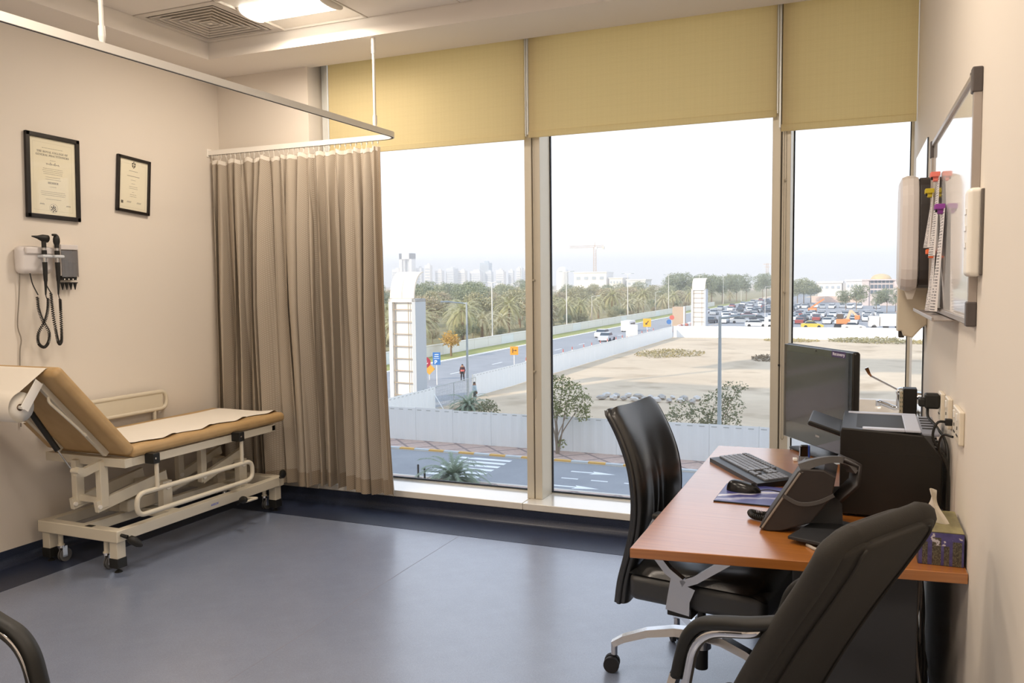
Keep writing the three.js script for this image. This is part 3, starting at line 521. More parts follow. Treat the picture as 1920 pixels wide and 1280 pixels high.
  mesh('cord', [coil([V(x, -0.20, 0.025), V(x, -0.27, 0.02), V(x, -0.33, 0.0), V(x, -0.40, -0.035), V(x, -0.455, -0.025), V(x, -0.475, 0.0), V(x, -0.455, 0.03), V(x, -0.40, 0.03), V(x + 0.012, -0.33, -0.005), V(x + 0.012, -0.27, -0.025), V(x + 0.01, -0.21, -0.032)], 0.0065), tube([V(0.04, -0.07, 0.035), V(0.05, -0.13, 0.03), V(x, -0.19, 0.02)], 0.003), tube([V(0.088, -0.19, -0.016), V(0.085, -0.205, -0.022), V(x + 0.01, -0.212, -0.03)], 0.0025)], M.black, t);
  mesh('cord', [coil([V(x, -0.18, -0.058), V(x, -0.27, -0.062), V(x, -0.38, -0.075), V(x, -0.45, -0.088), V(x, -0.465, -0.097), V(x, -0.45, -0.108), V(x, -0.38, -0.112), V(x, -0.28, -0.113), V(x, -0.215, -0.113)], 0.0065), tube([V(0.04, -0.07, -0.045), V(0.05, -0.13, -0.05), V(x, -0.18, -0.058)], 0.003), tube([V(0.088, -0.19, -0.094), V(0.084, -0.205, -0.1), V(x, -0.215, -0.11)], 0.0025)], M.black, t);
  mesh('power_lead', tube([V(0.02, -0.07, 0.08), V(0.012, -0.2, 0.085), V(0.01, -0.35, 0.1), V(0.012, -0.43, 0.085), V(0.008, -0.52, 0.095), V(0.008, -0.9, 0.11)], 0.003), mat('#8d8478', { roughness: 0.5 }), t);

  const s = thing('specula_dispenser', 'narrow wall dispenser holding black ear tips beside the diagnostic set', 'dispenser', [XL, 1.63, -3.385]);
  mesh('cover', [rb(0.055, 0.03, 0.115, 0.028, 0.085, 0, 0.005), rb(0.05, 0.15, 0.004, 0.026, 0.0, 0.055, 0.001), rb(0.05, 0.15, 0.004, 0.026, 0.0, -0.055, 0.001)], w0, s);
  mesh('back_plate', rb(0.006, 0.16, 0.112, 0.004, 0.0, 0, 0.002), mat('#8a827d', { roughness: 0.5 }), s);
  mesh('window', rb(0.004, 0.15, 0.108, 0.052, -0.008, 0, 0.001), mat('#cfc9c4', { roughness: 0.1, transmission: 0.85, thickness: 0 }), s);
  for (let i = 0; i < 4; i++) {
    const z = 0.04 - i * 0.027, h = [0.075, 0.115, 0.1, 0.1][i];
    const k = mesh('tip_stack', [cyl(V(0.034, -0.10, z), V(0.034, -0.10 + h, z), 0.0125)], M.black, s);
    mesh('ear_tip', [cyl(V(0.034, -0.155, z), V(0.034, -0.118, z), 0.002, 0.0105), cyl(V(0.034, -0.118, z), V(0.034, -0.112, z), 0.015)], M.black, k);
    mesh('arrow_mark', new THREE.CircleGeometry(0.006, 3).rotateZ(-Math.PI / 2).rotateY(Math.PI / 2).translate(0.0546, -0.095, z), M.white, k);
  }
}
// ---------------------------------------------------------------- desk
const DX0 = -0.607, DY = 0.74;
{
  const t = thing('desk', 'cherry-wood desk top on grey panel legs against the right wall', 'desk');
  const top = ext([[DX0, 2.25], [XW(-2.36) - 0.004, 2.36], [XW(-3.87) - 0.004, 3.87], [-0.618, 3.815]], 0.024, 0.002); top.rotateX(-Math.PI / 2); top.translate(0, DY - 0.026, 0);
  mesh('desk_top', top, M.wood, t);
  const leg = mat('#35363a', { roughness: 0.5 });
  mesh('panel_leg', span(-0.19, 0.135, 0.0, DY - 0.028, -2.50, -2.47, 0.003), leg, t);
  mesh('panel_leg', span(-0.45, 0.05, 0.0, DY - 0.028, -3.74, -3.71, 0.003), leg, t);
  mesh('modesty_panel', span(0.10, 0.12, 0.0, DY - 0.028, -3.71, -2.70, 0.002), M.black, t);
  mesh('cable_tray', span(0.03, 0.095, DY - 0.12, DY - 0.03, -3.5, -2.75, 0.004), M.black, t);
}
// ---------------------------------------------------------------- swivel chair
{
  const t = thing('swivel_chair', 'black leather swivel chair with polished star base pushed in at the desk', 'chair', [-0.555, 0, -3.06], R(-9));
  // backrest: S-curved padded panel, waisted outline
  const prof = [[-0.275, 0.315], [-0.262, 0.40], [-0.235, 0.50], [-0.212, 0.60], [-0.205, 0.70], [-0.218, 0.80], [-0.25, 0.89], [-0.292, 0.968], [-0.315, 1.0]];
  const curve = new THREE.CatmullRomCurve3(prof.map(([x, y]) => V(x, y, 0)));
  const half = (v) => 0.207 - 0.022 * Math.abs(v - 0.55) - (v > 0.93 ? (v - 0.93) * 0.25 : 0);
  const faceAt = (u, v, th) => { const p = curve.getPoint(v), tg = curve.getTangent(v), e = (u - 0.5) * 2, w = half(v), nx = tg.y, ny = -tg.x; const dish = 0.03 * e * e, pad = th * Math.sqrt(Math.max(0, 1 - Math.abs(e) ** 6)); return [p.x + nx * (pad + dish), p.y + ny * (pad + dish), e * w]; };
  const crease = (e, v) => { let k = 0; for (const [c, s, q] of [[-0.28, 0.10, 0.42], [-0.02, 0.13, 0.45], [0.25, 0.1, 0.43]]) k += Math.exp(-(((e - c - (v - q) * 0.5) / 0.055) ** 2)) * Math.exp(-(((v - q) / s) ** 2)); return k; };
  const front = grid(56, 70, (u, v) => { const p = faceAt(u, v, 0.042); const e = (u - 0.5) * 2; p[0] -= 0.008 * crease(e, v) - 0.003 * Math.sin(e * 9 + v * 13) * Math.exp(-(((v - 0.5) / 0.25) ** 2)) * (1 - e * e); return [p[0], p[1], p[2], u * 0.44, v * 0.75]; });
  const rear = grid(30, 50, (u, v) => { const p = faceAt(u, v, -0.012); return [p[0], p[1], p[2], u * 0.44, v * 0.75]; });
  const rim = [0, 1].map((s) => grid(4, 50, (u, v) => { const a = faceAt(s, v, 0.0), w = half(v); const q = (u - 0.5) * Math.PI; return [a[0] + 0.0 + Math.sin(q) * 0.02, a[1], (s ? 1 : -1) * (w + Math.cos(q) * 0.004), u * 0.1, v]; }));
  mesh('backrest', [front, rear, ...rim], M.leather, t, { keepUV: true });
  const edge = (s) => [...Array(30)].map((_, i) => { const p = faceAt(s, i / 29, 0.004); return V(p[0], p[1], p[2] + (s ? 0.004 : -0.004)); });
  const piping = [...edge(0), ...[...Array(12)].map((_, i) => { const p = faceAt((i + 0.5) / 12, 1, 0.006); return V(p[0], p[1], p[2]); }), ...edge(1).reverse()];
  mesh('piping', sweep(piping, [...Array(8)].map((_, i) => [Math.cos(i / 8 * 6.283) * 0.009, Math.sin(i / 8 * 6.283) * 0.009]), false, true), M.leather, t);
  // seat
  const seatTop = grid(50, 44, (u, v) => { const a = (u - 0.5) * 2, b = (v - 0.5) * 2, r = Math.pow(Math.abs(a) ** 5 + Math.abs(b) ** 5, 0.2), k = Math.max(0, 1 - r ** 6); return [0.055 + a * 0.245 , 0.445 + 0.045 * Math.sqrt(k) - (a > 0.6 ? (a - 0.6) ** 2 * 0.12 : 0) + 0.0022 * Math.sin(b * 15 + a * 5) * (1 - r), b * 0.235, u * 0.5, v * 0.48]; });
  mesh('seat', [seatTop, rb(0.495, 0.10, 0.475, 0.055, 0.396, 0, 0.03, 3)], M.leather, t, { keepUV: true });
  mesh('seat_pan', [rb(0.38, 0.02, 0.36, 0.02, 0.342, 0, 0.006), rb(0.2, 0.035, 0.16, -0.01, 0.318, 0, 0.006)], M.black, t);
  mesh('back_bracket', bar(V(-0.28, 0.36, 0), V(-0.05, 0.345, 0), 0.07, 0.02), M.black, t);
  // arms
  for (const s of [1, -1]) {
    const z = 0.255 * s, a = mesh('armrest', [sweep([V(0.005, 0.348, z), V(0.01, 0.40, z), V(0.025, 0.452, z)], [[-0.009, -0.044], [0.009, -0.044], [0.009, 0.044], [-0.009, 0.044]], false, false, V(0, 1, 0), (k) => 0.88 + 0.25 * Math.abs(k - 0.4)), sweep([V(0.03, 0.452, z), V(-0.03, 0.49, z), V(-0.085, 0.55, z), V(-0.095, 0.62, z), V(-0.07, 0.665, z)], [[-0.013, -0.013], [0.013, -0.013], [0.013, 0.013], [-0.013, 0.013]]), sweep([V(0.02, 0.452, z), V(0.07, 0.475, z), V(0.18, 0.555, z), V(0.25, 0.625, z), V(0.225, 0.665, z)], [[-0.013, -0.013], [0.013, -0.013], [0.013, 0.013], [-0.013, 0.013]])], M.castAlu, t);
    mesh('arm_pad', rb(0.34, 0.022, 0.05, 0.085, 0.676, z, 0.01, 3), M.black, a);
    mesh('arm_bracket', span(-0.04, 0.05, 0.325, 0.35, z - 0.012 * s, z - 0.08 * s, 0.003), M.black, a);
  }
  // column and star base
  mesh('gas_column', [cyl(V(0, 0.225, 0), V(0, 0.33, 0), 0.016), cyl(V(0, 0.045, 0), V(0, 0.235, 0), 0.0245)], M.blackSatin, t);
  mesh('lever', bar(V(0.02, 0.335, -0.02), V(0.1, 0.33, -0.28), 0.012, 0.008), M.black, t);
  const hub = mesh('star_base', cyl(V(0, 0.125, 0), V(0, 0.205, 0), 0.036, 0.03, 20), M.castAlu, t);
  for (let k = 0; k < 5; k++) {
    const a = R(190 + 9 - 72 * k), dx = Math.cos(a), dz = -Math.sin(a), P = (r, y) => V(dx * r, y, dz * r);
    const sec = [[-0.021, -0.012], [-0.016, 0.014], [0.016, 0.014], [0.021, -0.012]];
    mesh('base_arm', [sweep([P(0.02, 0.175), P(0.10, 0.178), P(0.2, 0.163), P(0.29, 0.132), P(0.33, 0.108)], sec, false, false, V(0, 1, 0), (s) => 1.25 - 0.45 * s), cyl(P(0.325, 0.068), P(0.325, 0.115), 0.0125)], M.castAlu, hub);
    const px = -dz, pz = dx, w = (s) => V(dx * 0.335 + px * s, 0.031, dz * 0.335 + pz * s);
    mesh('castor', [cyl(w(-0.024), w(-0.006), 0.03, 0.03, 18), cyl(w(0.006), w(0.024), 0.03, 0.03, 18), cyl(w(-0.01), w(0.01), 0.012), cyl(P(0.327, 0.04), P(0.325, 0.075), 0.009)], M.rubber, hub);
  }
}
// ---------------------------------------------------------------- visitor chairs with tubular arms
function visitorChair(label, at, turn) {
  const t = thing('visitor_chair', label, 'chair', at, turn, undefined);
  const prof = [[0.01, 0.40], [-0.035, 0.50], [-0.10, 0.63], [-0.175, 0.765], [-0.245, 0.88], [-0.288, 0.955], [-0.30, 0.985]], curve = new THREE.CatmullRomCurve3(prof.map(([x, y]) => V(x, y, 0)));
  const half = (v) => 0.195 - 0.02 * (1 - v) - Math.max(0, v - 0.86) ** 2 * 3.2 + (v > 0.7 ? 0.012 * (v - 0.7) : 0);
  const face = (u, v, th) => { const p = curve.getPoint(v), tg = curve.getTangent(v), e = (u - 0.5) * 2, n = V(tg.y, -tg.x, 0); const k = th * Math.pow(Math.max(0, 1 - Math.abs(e) ** 5), 0.5) * Math.sqrt(Math.max(0, 1 - Math.max(0, (v - 0.9) / 0.1) ** 4)); return [p.x + n.x * k, p.y + n.y * k, e * half(v)]; };
  const cap = (v) => v;
  mesh('backrest', [grid(40, 44, (u, v) => { const p = face(u, v, 0.05); return [p[0], p[1], p[2], u * 0.46, v * 0.7]; }), grid(40, 44, (u, v) => { const p = face(u, v, -0.028); const e = Math.abs(u - 0.5) * 2; p[0] += 0.004 * Math.exp(-(((e - 0.72) / 0.05) ** 2)); return [p[0], p[1], p[2], u * 0.46, v * 0.7]; })], M.fabricBlack, t, { keepUV: true });
  const edge = (s) => [...Array(26)].map((_, i) => { const p = face(s, i / 25, 0.0); return V(p[0] + 0.012, p[1] - 0.004, p[2] * 0.985); });
  const topRun = [...Array(14)].map((_, i) => { const p = face((i + 0.5) / 14, 1, 0.0); return V(p[0] + 0.012, p[1] - 0.006, p[2] * 0.985); });
  mesh('bolster', sweep([...edge(0), ...topRun, ...edge(1).reverse()], [...Array(12)].map((_, i) => [Math.cos(i / 12 * 6.283) * 0.03, Math.sin(i / 12 * 6.283) * 0.024]), false, true), M.fabricBlack, t);
  for (const s of [1, -1]) mesh('rear_seam', sweep([...Array(24)].map((_, i) => { const v = 0.08 + 0.86 * i / 23, p = face(0.5 + s * 0.36, v, -0.0305); return V(p[0] - 0.001, p[1], p[2]); }), [...Array(6)].map((_, i) => [Math.cos(i / 6 * 6.283) * 0.0035, Math.sin(i / 6 * 6.283) * 0.0035]), false, true), M.fabricBlack, t);
  mesh('seat', [rb(0.29, 0.07, 0.40, 0.105, 0.365, 0, 0.03, 4)], M.fabricBlack, t);
  for (const s of [1, -1]) {
    const z = 0.2 * s;
    const f = mesh('side_tube', bent([V(-0.135, 0.765, z * 0.62), V(-0.125, 0.755, z * 0.98), V(0.035, 0.708, z), V(0.18, 0.012, z), V(-0.30, 0.012, z), ...(s > 0 ? [V(-0.30, 0.012, 0)] : [V(-0.30, 0.012, 0)])], 0.0125, 0.075), M.chrome, t);
    const pad = [V(-0.17, 0.785, z * 0.9), V(-0.11, 0.768, z), V(-0.035, 0.747, z), V(0.018, 0.727, z), V(0.052, 0.692, z), V(0.072, 0.637, z), V(0.084, 0.587, z)];
    mesh('arm_pad', sweep(new THREE.CatmullRomCurve3(pad).getPoints(30), [...Array(12)].map((_, i) => [Math.cos(i / 12 * 6.283) * 0.021, Math.sin(i / 12 * 6.283) * 0.015 + 0.003]), false, true), M.black, f);
  }
  mesh('seat_rail', [bar(V(0.03, 0.36, -0.2), V(0.03, 0.36, 0.2), 0.02, 0.02), bar(V(0.155, 0.36, -0.215), V(0.155, 0.36, 0.215), 0.02, 0.02)], M.black, t);
  return t;
}
{
  const a = Math.atan2(0.48, -0.876);           // faces into the room, back against the desk's front corner
  const f = V(-0.876, 0, -0.48), top = V(0.045, 0, -1.845), o = top.clone().addScaledVector(f, 0.30);
  visitorChair('black padded visitor chair with chrome arms seen from behind in front of the desk', [o.x, 0, o.z], a);
  visitorChair('black padded visitor chair, only its arm showing in the bottom left corner', [-1.725, 0, -1.015], R(2));
}
// ---------------------------------------------------------------- things on the desk
const onDesk = (name, label, category, x, z, turn) => thing(name, label, category, [x, DY, z], turn);
{ // all-in-one computer
  const A = V(-0.334, 0, -4.0), B = V(-0.035, 0, -3.555), d = B.clone().sub(A), W = d.length(), yaw = Math.atan2(-d.z, d.x);
  const c = A.clone().add(B).multiplyScalar(0.5), t = onDesk('desktop_computer', 'black all-in-one computer with glossy screen angled on the far end of the desk', 'computer', c.x - 0.016, c.z + 0.03, yaw);
  // local: x along the width to the near end, z out of the screen
  const y0 = 0.035, y1 = 0.462;
  mesh('housing', rb(W, y1 - y0, 0.03, 0, (y0 + y1) / 2, -0.016, 0.013, 3), M.blackSatin, t);
  mesh('bezel', rb(W - 0.006, y1 - y0 - 0.006, 0.008, 0, (y0 + y1) / 2, 0.001, 0.0035, 2), M.blackGloss, t);
  mesh('screen', new THREE.PlaneGeometry(W - 0.055, 0.315).translate(0, y1 - 0.032 - 0.158, 0.0056), mat('#24262a', { roughness: 0.14, clearcoat: 0.6, clearcoatRoughness: 0.04 }), t, { keepUV: true });
  const st = canvasTex(256, 80, (g, w, h) => { g.fillStyle = '#41305f'; g.fillRect(0, 0, w, h); g.fillStyle = '#f2eef8'; g.font = 'bold 50px sans-serif'; g.textAlign = 'center'; g.textBaseline = 'middle'; g.fillText('Recovery', w / 2, h / 2); });
  mesh('sticker', new THREE.PlaneGeometry(0.10, 0.026).translate(W / 2 - 0.10, y1 - 0.017, 0.0056), mat('#ffffff', { map: st, roughness: 0.4 }), t, { keepUV: true });
  mesh('badge', new THREE.PlaneGeometry(0.03, 0.008).translate(0.02, y0 + 0.05, 0.0056), mat('#9a9a9c', { roughness: 0.4 }), t, { keepUV: true });
  mesh('webcam', cyl(V(0, y1 - 0.015, 0.004), V(0, y1 - 0.015, 0.0058), 0.004), M.black, t);
  mesh('stand', [bar(V(0, 0.012, -0.14), V(0, 0.25, -0.03), 0.20, 0.012), rb(0.30, 0.012, 0.20, 0, 0.007, -0.06, 0.005)], M.blackSatin, t);
}
{ // printer
  const t = onDesk('printer', 'large black laser printer with grey control panel beside the wall sockets', 'printer', 0.068, -3.02, 0);
  const x0 = -0.142, x1 = 0.140, z1 = 0.215, z0 = -0.16, top = 0.278;
  const body = ext([[x0, 0.012], [x1, 0.012], [x1, 0.20], [x1 - 0.052, top - 0.012], [x0 + 0.004, top], [x0, top - 0.01]], z1 - z0 - 0.008, 0.004); body.translate(0, 0, z0 + 0.004);
  mesh('body', body, mat('#16120e', { roughness: 0.42 }), t);
  mesh('foot', [-1, 1].flatMap((a) => [-1, 1].map((b) => cyl(V(a * 0.11, 0, 0.03 + b * 0.15), V(a * 0.11, 0.012, 0.03 + b * 0.15), 0.012))), M.rubber, t);
  const pm = mat('#b9bdcb', { roughness: 0.35 });
  mesh('top_panel', [span(x0 + 0.012, x1 - 0.055, top - 0.003, top + 0.005, z0 + 0.01, z0 + 0.045, 0.003), span(x1 - 0.10, x1 - 0.055, top - 0.003, top + 0.005, z0 + 0.045, z1 - 0.012, 0.003), span(x0 + 0.06, x1 - 0.10, top - 0.003, top + 0.005, z1 - 0.045, z1 - 0.012, 0.003)], pm, t);
  mesh('output_recess', span(x0 + 0.002, x1 - 0.10, top - 0.002, top + 0.002, z0 + 0.045, z1 - 0.045), M.black, t);
  const vp = mesh('vent_panel', span(x1 - 0.055, x1 - 0.004, top - 0.012, top - 0.003, z0 + 0.01, z1 - 0.02, 0.003), mat('#8b8f9c', { roughness: 0.4 }), t);
  vp.rotation.set(0, 0, 0);
  for (let i = 0; i < 5; i++) { const q = mesh('vent_slot', span(x1 - 0.048, x1 - 0.012, top - 0.004, top - 0.0015, z0 + 0.05 + i * 0.052, z0 + 0.068 + i * 0.052), M.black, vp); }
  mesh('rear_guide', [0, 1, 2, 3, 4].map((i) => span(x1 - 0.03, x1 + 0.004, 0.215 + 0.0 * i, 0.224, z0 + 0.04 + i * 0.06, z0 + 0.07 + i * 0.06, 0.002)), M.blackSatin, t);
  mesh('front_flap', bar(V(x0 + 0.0, top - 0.03, 0.03), V(x0 - 0.105, top + 0.004, 0.03), 0.24, 0.016, 0.005), M.blackSatin, t);
  mesh('seam', span(x0 - 0.0005, x1 - 0.01, 0.205, 0.208, z1 - 0.002, z1 + 0.0008), M.black, t);
}
{ // keyboard
  const c = V(-0.4075, 0, -3.315), dir = V(-0.234 + 0.478, 0, -3.202 + 3.598).normalize(), yaw = Math.atan2(-dir.z, dir.x);
  const t = onDesk('keyboard', 'black computer keyboard lying askew on the desk', 'keyboard', c.x, c.z, yaw);
  const W = 0.455, D = 0.165;
  const base = ext([[-D / 2, 0], [D / 2, 0], [D / 2, 0.012], [-D / 2 + 0.03, 0.022], [-D / 2, 0.024]], W - 0.004, 0.002); base.rotateY(-Math.PI / 2).translate(W / 2 - 0.002, 0.002, 0);
  base.scale(1, 1, 1); mesh('base', base, M.blackSatin, t);
  const km = mat('#777a81', { roughness: 0.36 }), key = (w, d) => { const s = ext([[-w / 2, -d / 2], [w / 2, -d / 2], [w / 2, d / 2], [-w / 2, d / 2]], 0.005, 0.0012); return join(s.rotateX(-Math.PI / 2)); };
  const cache = {}, put = (x, z, w, d = 0.0145) => { const k = w.toFixed(4) + d; cache[k] ??= key(w - 0.0052, d - 0.001); const m = mesh('key', cache[k], km, t, { raw: true }); m.position.set(x, 0.0165 + (0.0825 - z) / 0.135 * 0.010, z); m.rotation.x = 0.085; };
  // the keyboard's far side carries the function row; local +x is its right end
  const P = 0.0185, x0 = -W / 2 + 0.014;
  for (let i = 0; i < 13; i++) put(x0 + 0.008 + i * P * 1.17 - (i === 0 ? 0.002 : 0), -0.060, 0.0165);
  const rows = [[...Array(13).fill(1), 1.9], [1.5, ...Array(12).fill(1), 1.4], [1.8, ...Array(11).fill(1), 2.1], [1.3, ...Array(11).fill(1), 2.6], [1.4, 1.2, 1.3, 5.6, 1.3, 1.2, 1.2, 1.7]];
  rows.forEach((r, j) => { let x = x0; for (const w of r) { put(x + w * P / 2, -0.036 + j * 0.0188, w * P); x += w * P; } });
  for (let j = 0; j < 2; j++) for (let i = 0; i < 3; i++) put(x0 + 0.293 + i * P, -0.036 + j * 0.0188, P);
  put(x0 + 0.293 + P, -0.036 + 3 * 0.0188, P); for (let i = 0; i < 3; i++) put(x0 + 0.293 + i * P, -0.036 + 4 * 0.0188, P);
  for (let j = 0; j < 5; j++) for (let i = 0; i < 4; i++) put(x0 + 0.36 + i * P, -0.036 + j * 0.0188, P);
}
{ // mouse mat, mouse
  const print = tex(256, 256, (u, v) => { const a = fbm(u, v, 3, 61, 4), k = Math.exp(-(((v * 1.2 - u * 0.55 - 0.30 + (a - 0.5) * 0.35) / 0.07) ** 2)) + 0.7 * Math.exp(-(((v - u * 0.3 - 0.05 + (a - 0.5) * 0.3) / 0.05) ** 2)); return mix(mix([48, 48, 112], [104, 108, 172], a), [226, 226, 234], Math.min(1, k)); });
  const t = onDesk('mouse_mat', 'blue patterned mouse mat on the desk', 'mouse mat', -0.372, -2.965, R(-1));
  mesh('pad', span(-0.102, 0.102, 0, 0.0045, -0.13, 0.135, 0.002), M.rubber, t);
  mesh('printed_face', new THREE.PlaneGeometry(0.2, 0.26).rotateX(-Math.PI / 2).translate(0, 0.0049, 0.0025), mat('#ffffff', { map: print, roughness: 0.35 }), t, { keepUV: true });
  const m = thing('computer_mouse', 'black computer mouse resting on the blue mat', 'mouse', [-0.398, DY + 0.0052, -2.995], R(-4));
  const shell = grid(30, 30, (u, v) => { const th = u * 2 * Math.PI, ph = v * Math.PI / 2, rx = 0.06 * Math.cos(ph) ** 0.55, rz = 0.033 * Math.cos(ph) ** 0.6, x = Math.cos(th) * rx, z = Math.sin(th) * rz; return [x, Math.sin(ph) * (0.034 - 0.012 * (x / 0.06)), z]; });
  mesh('shell', shell, mat('#131315', { roughness: 0.25 }), m, { keepUV: true });
  mesh('wheel', cyl(V(0.034, 0.025, -0.003), V(0.034, 0.025, 0.003), 0.008), M.rubber, m);
  mesh('cord', tube([V(0.058, 0.008, 0), V(0.09, 0.014, 0.004), V(0.14, 0.006, -0.01), V(0.20, 0.0, -0.04), V(0.26, -0.001, -0.10)], 0.0018, 40, 6), M.black, m);
}
{ // telephone
  const t = onDesk('desk_phone', 'dark grey desk telephone on its tilted stand with handset and coiled cord', 'telephone', -0.17, -2.565, 0);
  const dg = mat('#2b2625', { roughness: 0.5 }), dg2 = mat('#4c4a4a', { roughness: 0.45 });
  // wedge body seen from its side: face slopes up away from the user's side
  const prof = [[-0.118, 0.006], [-0.10, 0.0], [-0.062, 0.004], [0.02, 0.035], [0.075, 0.115], [0.085, 0.172], [0.055, 0.188], [-0.003, 0.188], [-0.012, 0.18]];
  const b = ext(prof, 0.165, 0.004); b.translate(0, 0.0045, -0.155); mesh('body', b, dg, t);
  mesh('face_trim', bar(V(-0.115, 0.008, 0.014), V(-0.008, 0.184, 0.014), 0.004, 0.006), mat('#8d867e', { roughness: 0.4 }), t);
  mesh('side_swoop', sweep(new THREE.CatmullRomCurve3([V(-0.055, 0.112, 0.016), V(-0.01, 0.092, 0.016), V(0.04, 0.10, 0.016), V(0.085, 0.125, 0.012)]).getPoints(18), [[-0.002, -0.006], [0.003, -0.005], [0.003, 0.005], [-0.002, 0.006]]), dg2, t);
  mesh('handset', sweep(new THREE.CatmullRomCurve3([V(-0.01, 0.196, -0.01), V(0.03, 0.214, -0.012), V(0.075, 0.222, -0.03), V(0.115, 0.215, -0.05), V(0.138, 0.19, -0.06)]).getPoints(24), [[-0.022, -0.012], [-0.016, 0.012], [0.016, 0.012], [0.022, -0.012]], false, false, V(0, 1, 0), (k) => 1.15 - 0.4 * Math.sin(k * Math.PI)), dg2, t);
  mesh('earpiece', sweep([V(0.10, 0.222, -0.055), V(0.142, 0.205, -0.07), V(0.138, 0.15, -0.07), V(0.09, 0.10, -0.06)], [[-0.03, -0.008], [0.03, -0.008], [0.03, 0.008], [-0.03, 0.008]], false, true), dg, t);
  const plate = ext([[-0.03, 0.11], [0.06, 0.145], [0.165, -0.075], [0.045, -0.125]].map(([x, z]) => [x, -z]), 0.006, 0.002); plate.rotateX(-Math.PI / 2).translate(0, 0.014, 0);
  mesh('stand', [plate, bar(V(0.04, 0.02, -0.05), V(0.035, 0.13, -0.07), 0.14, 0.008)], mat('#24262a', { roughness: 0.55 }), t);
  mesh('base_rim', tube([V(0.02, 0.004, 0.12), V(0.05, 0.004, 0.155), V(0.09, 0.004, 0.12), V(0.16, 0.004, -0.05)], 0.005, 30, 8), mat('#a79f95', { roughness: 0.4 }), t);
  const c = new THREE.CatmullRomCurve3([V(-0.06, 0.012, -0.05), V(-0.10, 0.012, -0.07), V(-0.155, 0.012, -0.095), V(-0.165, 0.016, -0.125), V(-0.12, 0.012, -0.13), V(-0.03, 0.012, -0.16)]), q = [];
  for (let i = 0; i <= 500; i++) { const s = i / 500, p = c.getPoint(s), tg = c.getTangent(s), a = V(0, 1, 0), bb = tg.clone().cross(a).normalize(), w = s * 52 * 2 * Math.PI; q.push(p.addScaledVector(a, Math.cos(w) * 0.007).addScaledVector(bb, Math.sin(w) * 0.007)); }
  mesh('coiled_cord', new THREE.TubeGeometry(new THREE.CatmullRomCurve3(q), 800, 0.0022, 5), M.black, t);
}
{ // stamp, cards
  const t = onDesk('rubber_stamp', 'small self-inking stamp with blue cap standing beside the keyboard', 'stamp', -0.235, -3.555, R(20));
  mesh('housing', rb(0.034, 0.05, 0.022, 0, 0.052, 0, 0.006, 3), M.blackGloss, t);
  mesh('cap_band', rb(0.010, 0.052, 0.026, 0.017, 0.05, 0.0, 0.005, 3), mat('#27459a', { roughness: 0.35 }), t);
  mesh('frame', [rb(0.036, 0.03, 0.004, 0, 0.016, 0.010, 0.001), rb(0.036, 0.03, 0.004, 0, 0.016, -0.010, 0.001)], mat('#9ba3ae', { roughness: 0.3, transmission: 0.4, thickness: 0 }), t);
  const k = onDesk('card_holder', 'stack of cream business cards in a holder between keyboard and telephone', 'cards', -0.178, -3.24, R(28));
  mesh('holder', [rb(0.105, 0.02, 0.05, 0, 0.01, 0, 0.003), rb(0.105, 0.035, 0.004, 0, 0.02, -0.024, 0.001)], M.blackSatin, k);
  for (let i = 0; i < 8; i++) mesh('card', bx(0.09, 0.052, 0.0006, 0, 0, 0).rotateX(-0.5).translate(0.001 * (i % 3), 0.04, -0.012 + i * 0.0035), mat('#e7cfae', { roughness: 0.7 }), k);
  const s = thing('memo_sheet', 'pale blue memo sheet lying under the computer screen', 'paper', [-0.17, DY + 0.001, -3.60], R(35));
  mesh('sheet', bx(0.15, 0.001, 0.10), mat('#c5cdd4', { roughness: 0.7 }), s);
  const pc = thing('eraser', 'small white eraser lying beside the stamp', 'eraser', [-0.272, DY, -3.60], R(10)); mesh('block', rb(0.018, 0.012, 0.035, 0, 0.006, 0, 0.004), M.white, pc);
}
{ // tissue box
  const cells = tex(256, 160, (u, v) => { const a = fbm(u, v, 6, 71, 4); let c = mix([50, 42, 92], [92, 86, 142], a + v * 0.2); for (const [x, w, h] of [[0.08, 0.12, 0.7], [0.3, 0.2, 0.85], [0.56, 0.12, 0.6], [0.75, 0.2, 0.75]]) if (u > x && u < x + w && v < h) c = mix([58, 52, 46], [104, 98, 78], hsh(Math.floor(u * 40), Math.floor(v * 26), 5)); return a > 0.66 && v > 0.6 ? [196, 190, 196] : c; });
  const topT = tex(128, 128, (u, v) => mix([96, 90, 66], [170, 160, 110], fbm(u, v, 5, 81, 4)));
  const t = onDesk('tissue_box', 'printed tissue box with a tissue sticking up near the front of the desk', 'tissue box', 0.183, -2.515, TH);
  mesh('carton', span(-0.056, 0.052, 0, 0.088, -0.115, 0.115, 0.002, 1), mat('#4a4338', { roughness: 0.5 }), t);
  mesh('print', new THREE.PlaneGeometry(0.106, 0.086).translate(-0.002, 0.044, 0.1156), mat('#ffffff', { map: cells, roughness: 0.35 }), t, { keepUV: true });
  mesh('print', new THREE.PlaneGeometry(0.228, 0.086).rotateY(-Math.PI / 2).translate(-0.0566, 0.044, 0), mat('#ffffff', { map: cells, roughness: 0.35 }), t, { keepUV: true });
  mesh('lid_print', new THREE.PlaneGeometry(0.106, 0.228).rotateX(-Math.PI / 2).translate(-0.002, 0.0886, 0), mat('#ffffff', { map: topT, roughness: 0.35 }), t, { keepUV: true });
  const g = grid(14, 18, (u, v) => { const a = (u - 0.5) * 2, w = 0.028 * (1 - v * 0.8); return [-0.008 + a * w - 0.012 * v + 0.006 * Math.sin(v * 5 + a * 2), 0.088 + v * 0.098, 0.02 + 0.012 * Math.sin(a * 3 + v * 4) + 0.03 * v]; });
  mesh('tissue', g, M.paper, t, { keepUV: true });
}
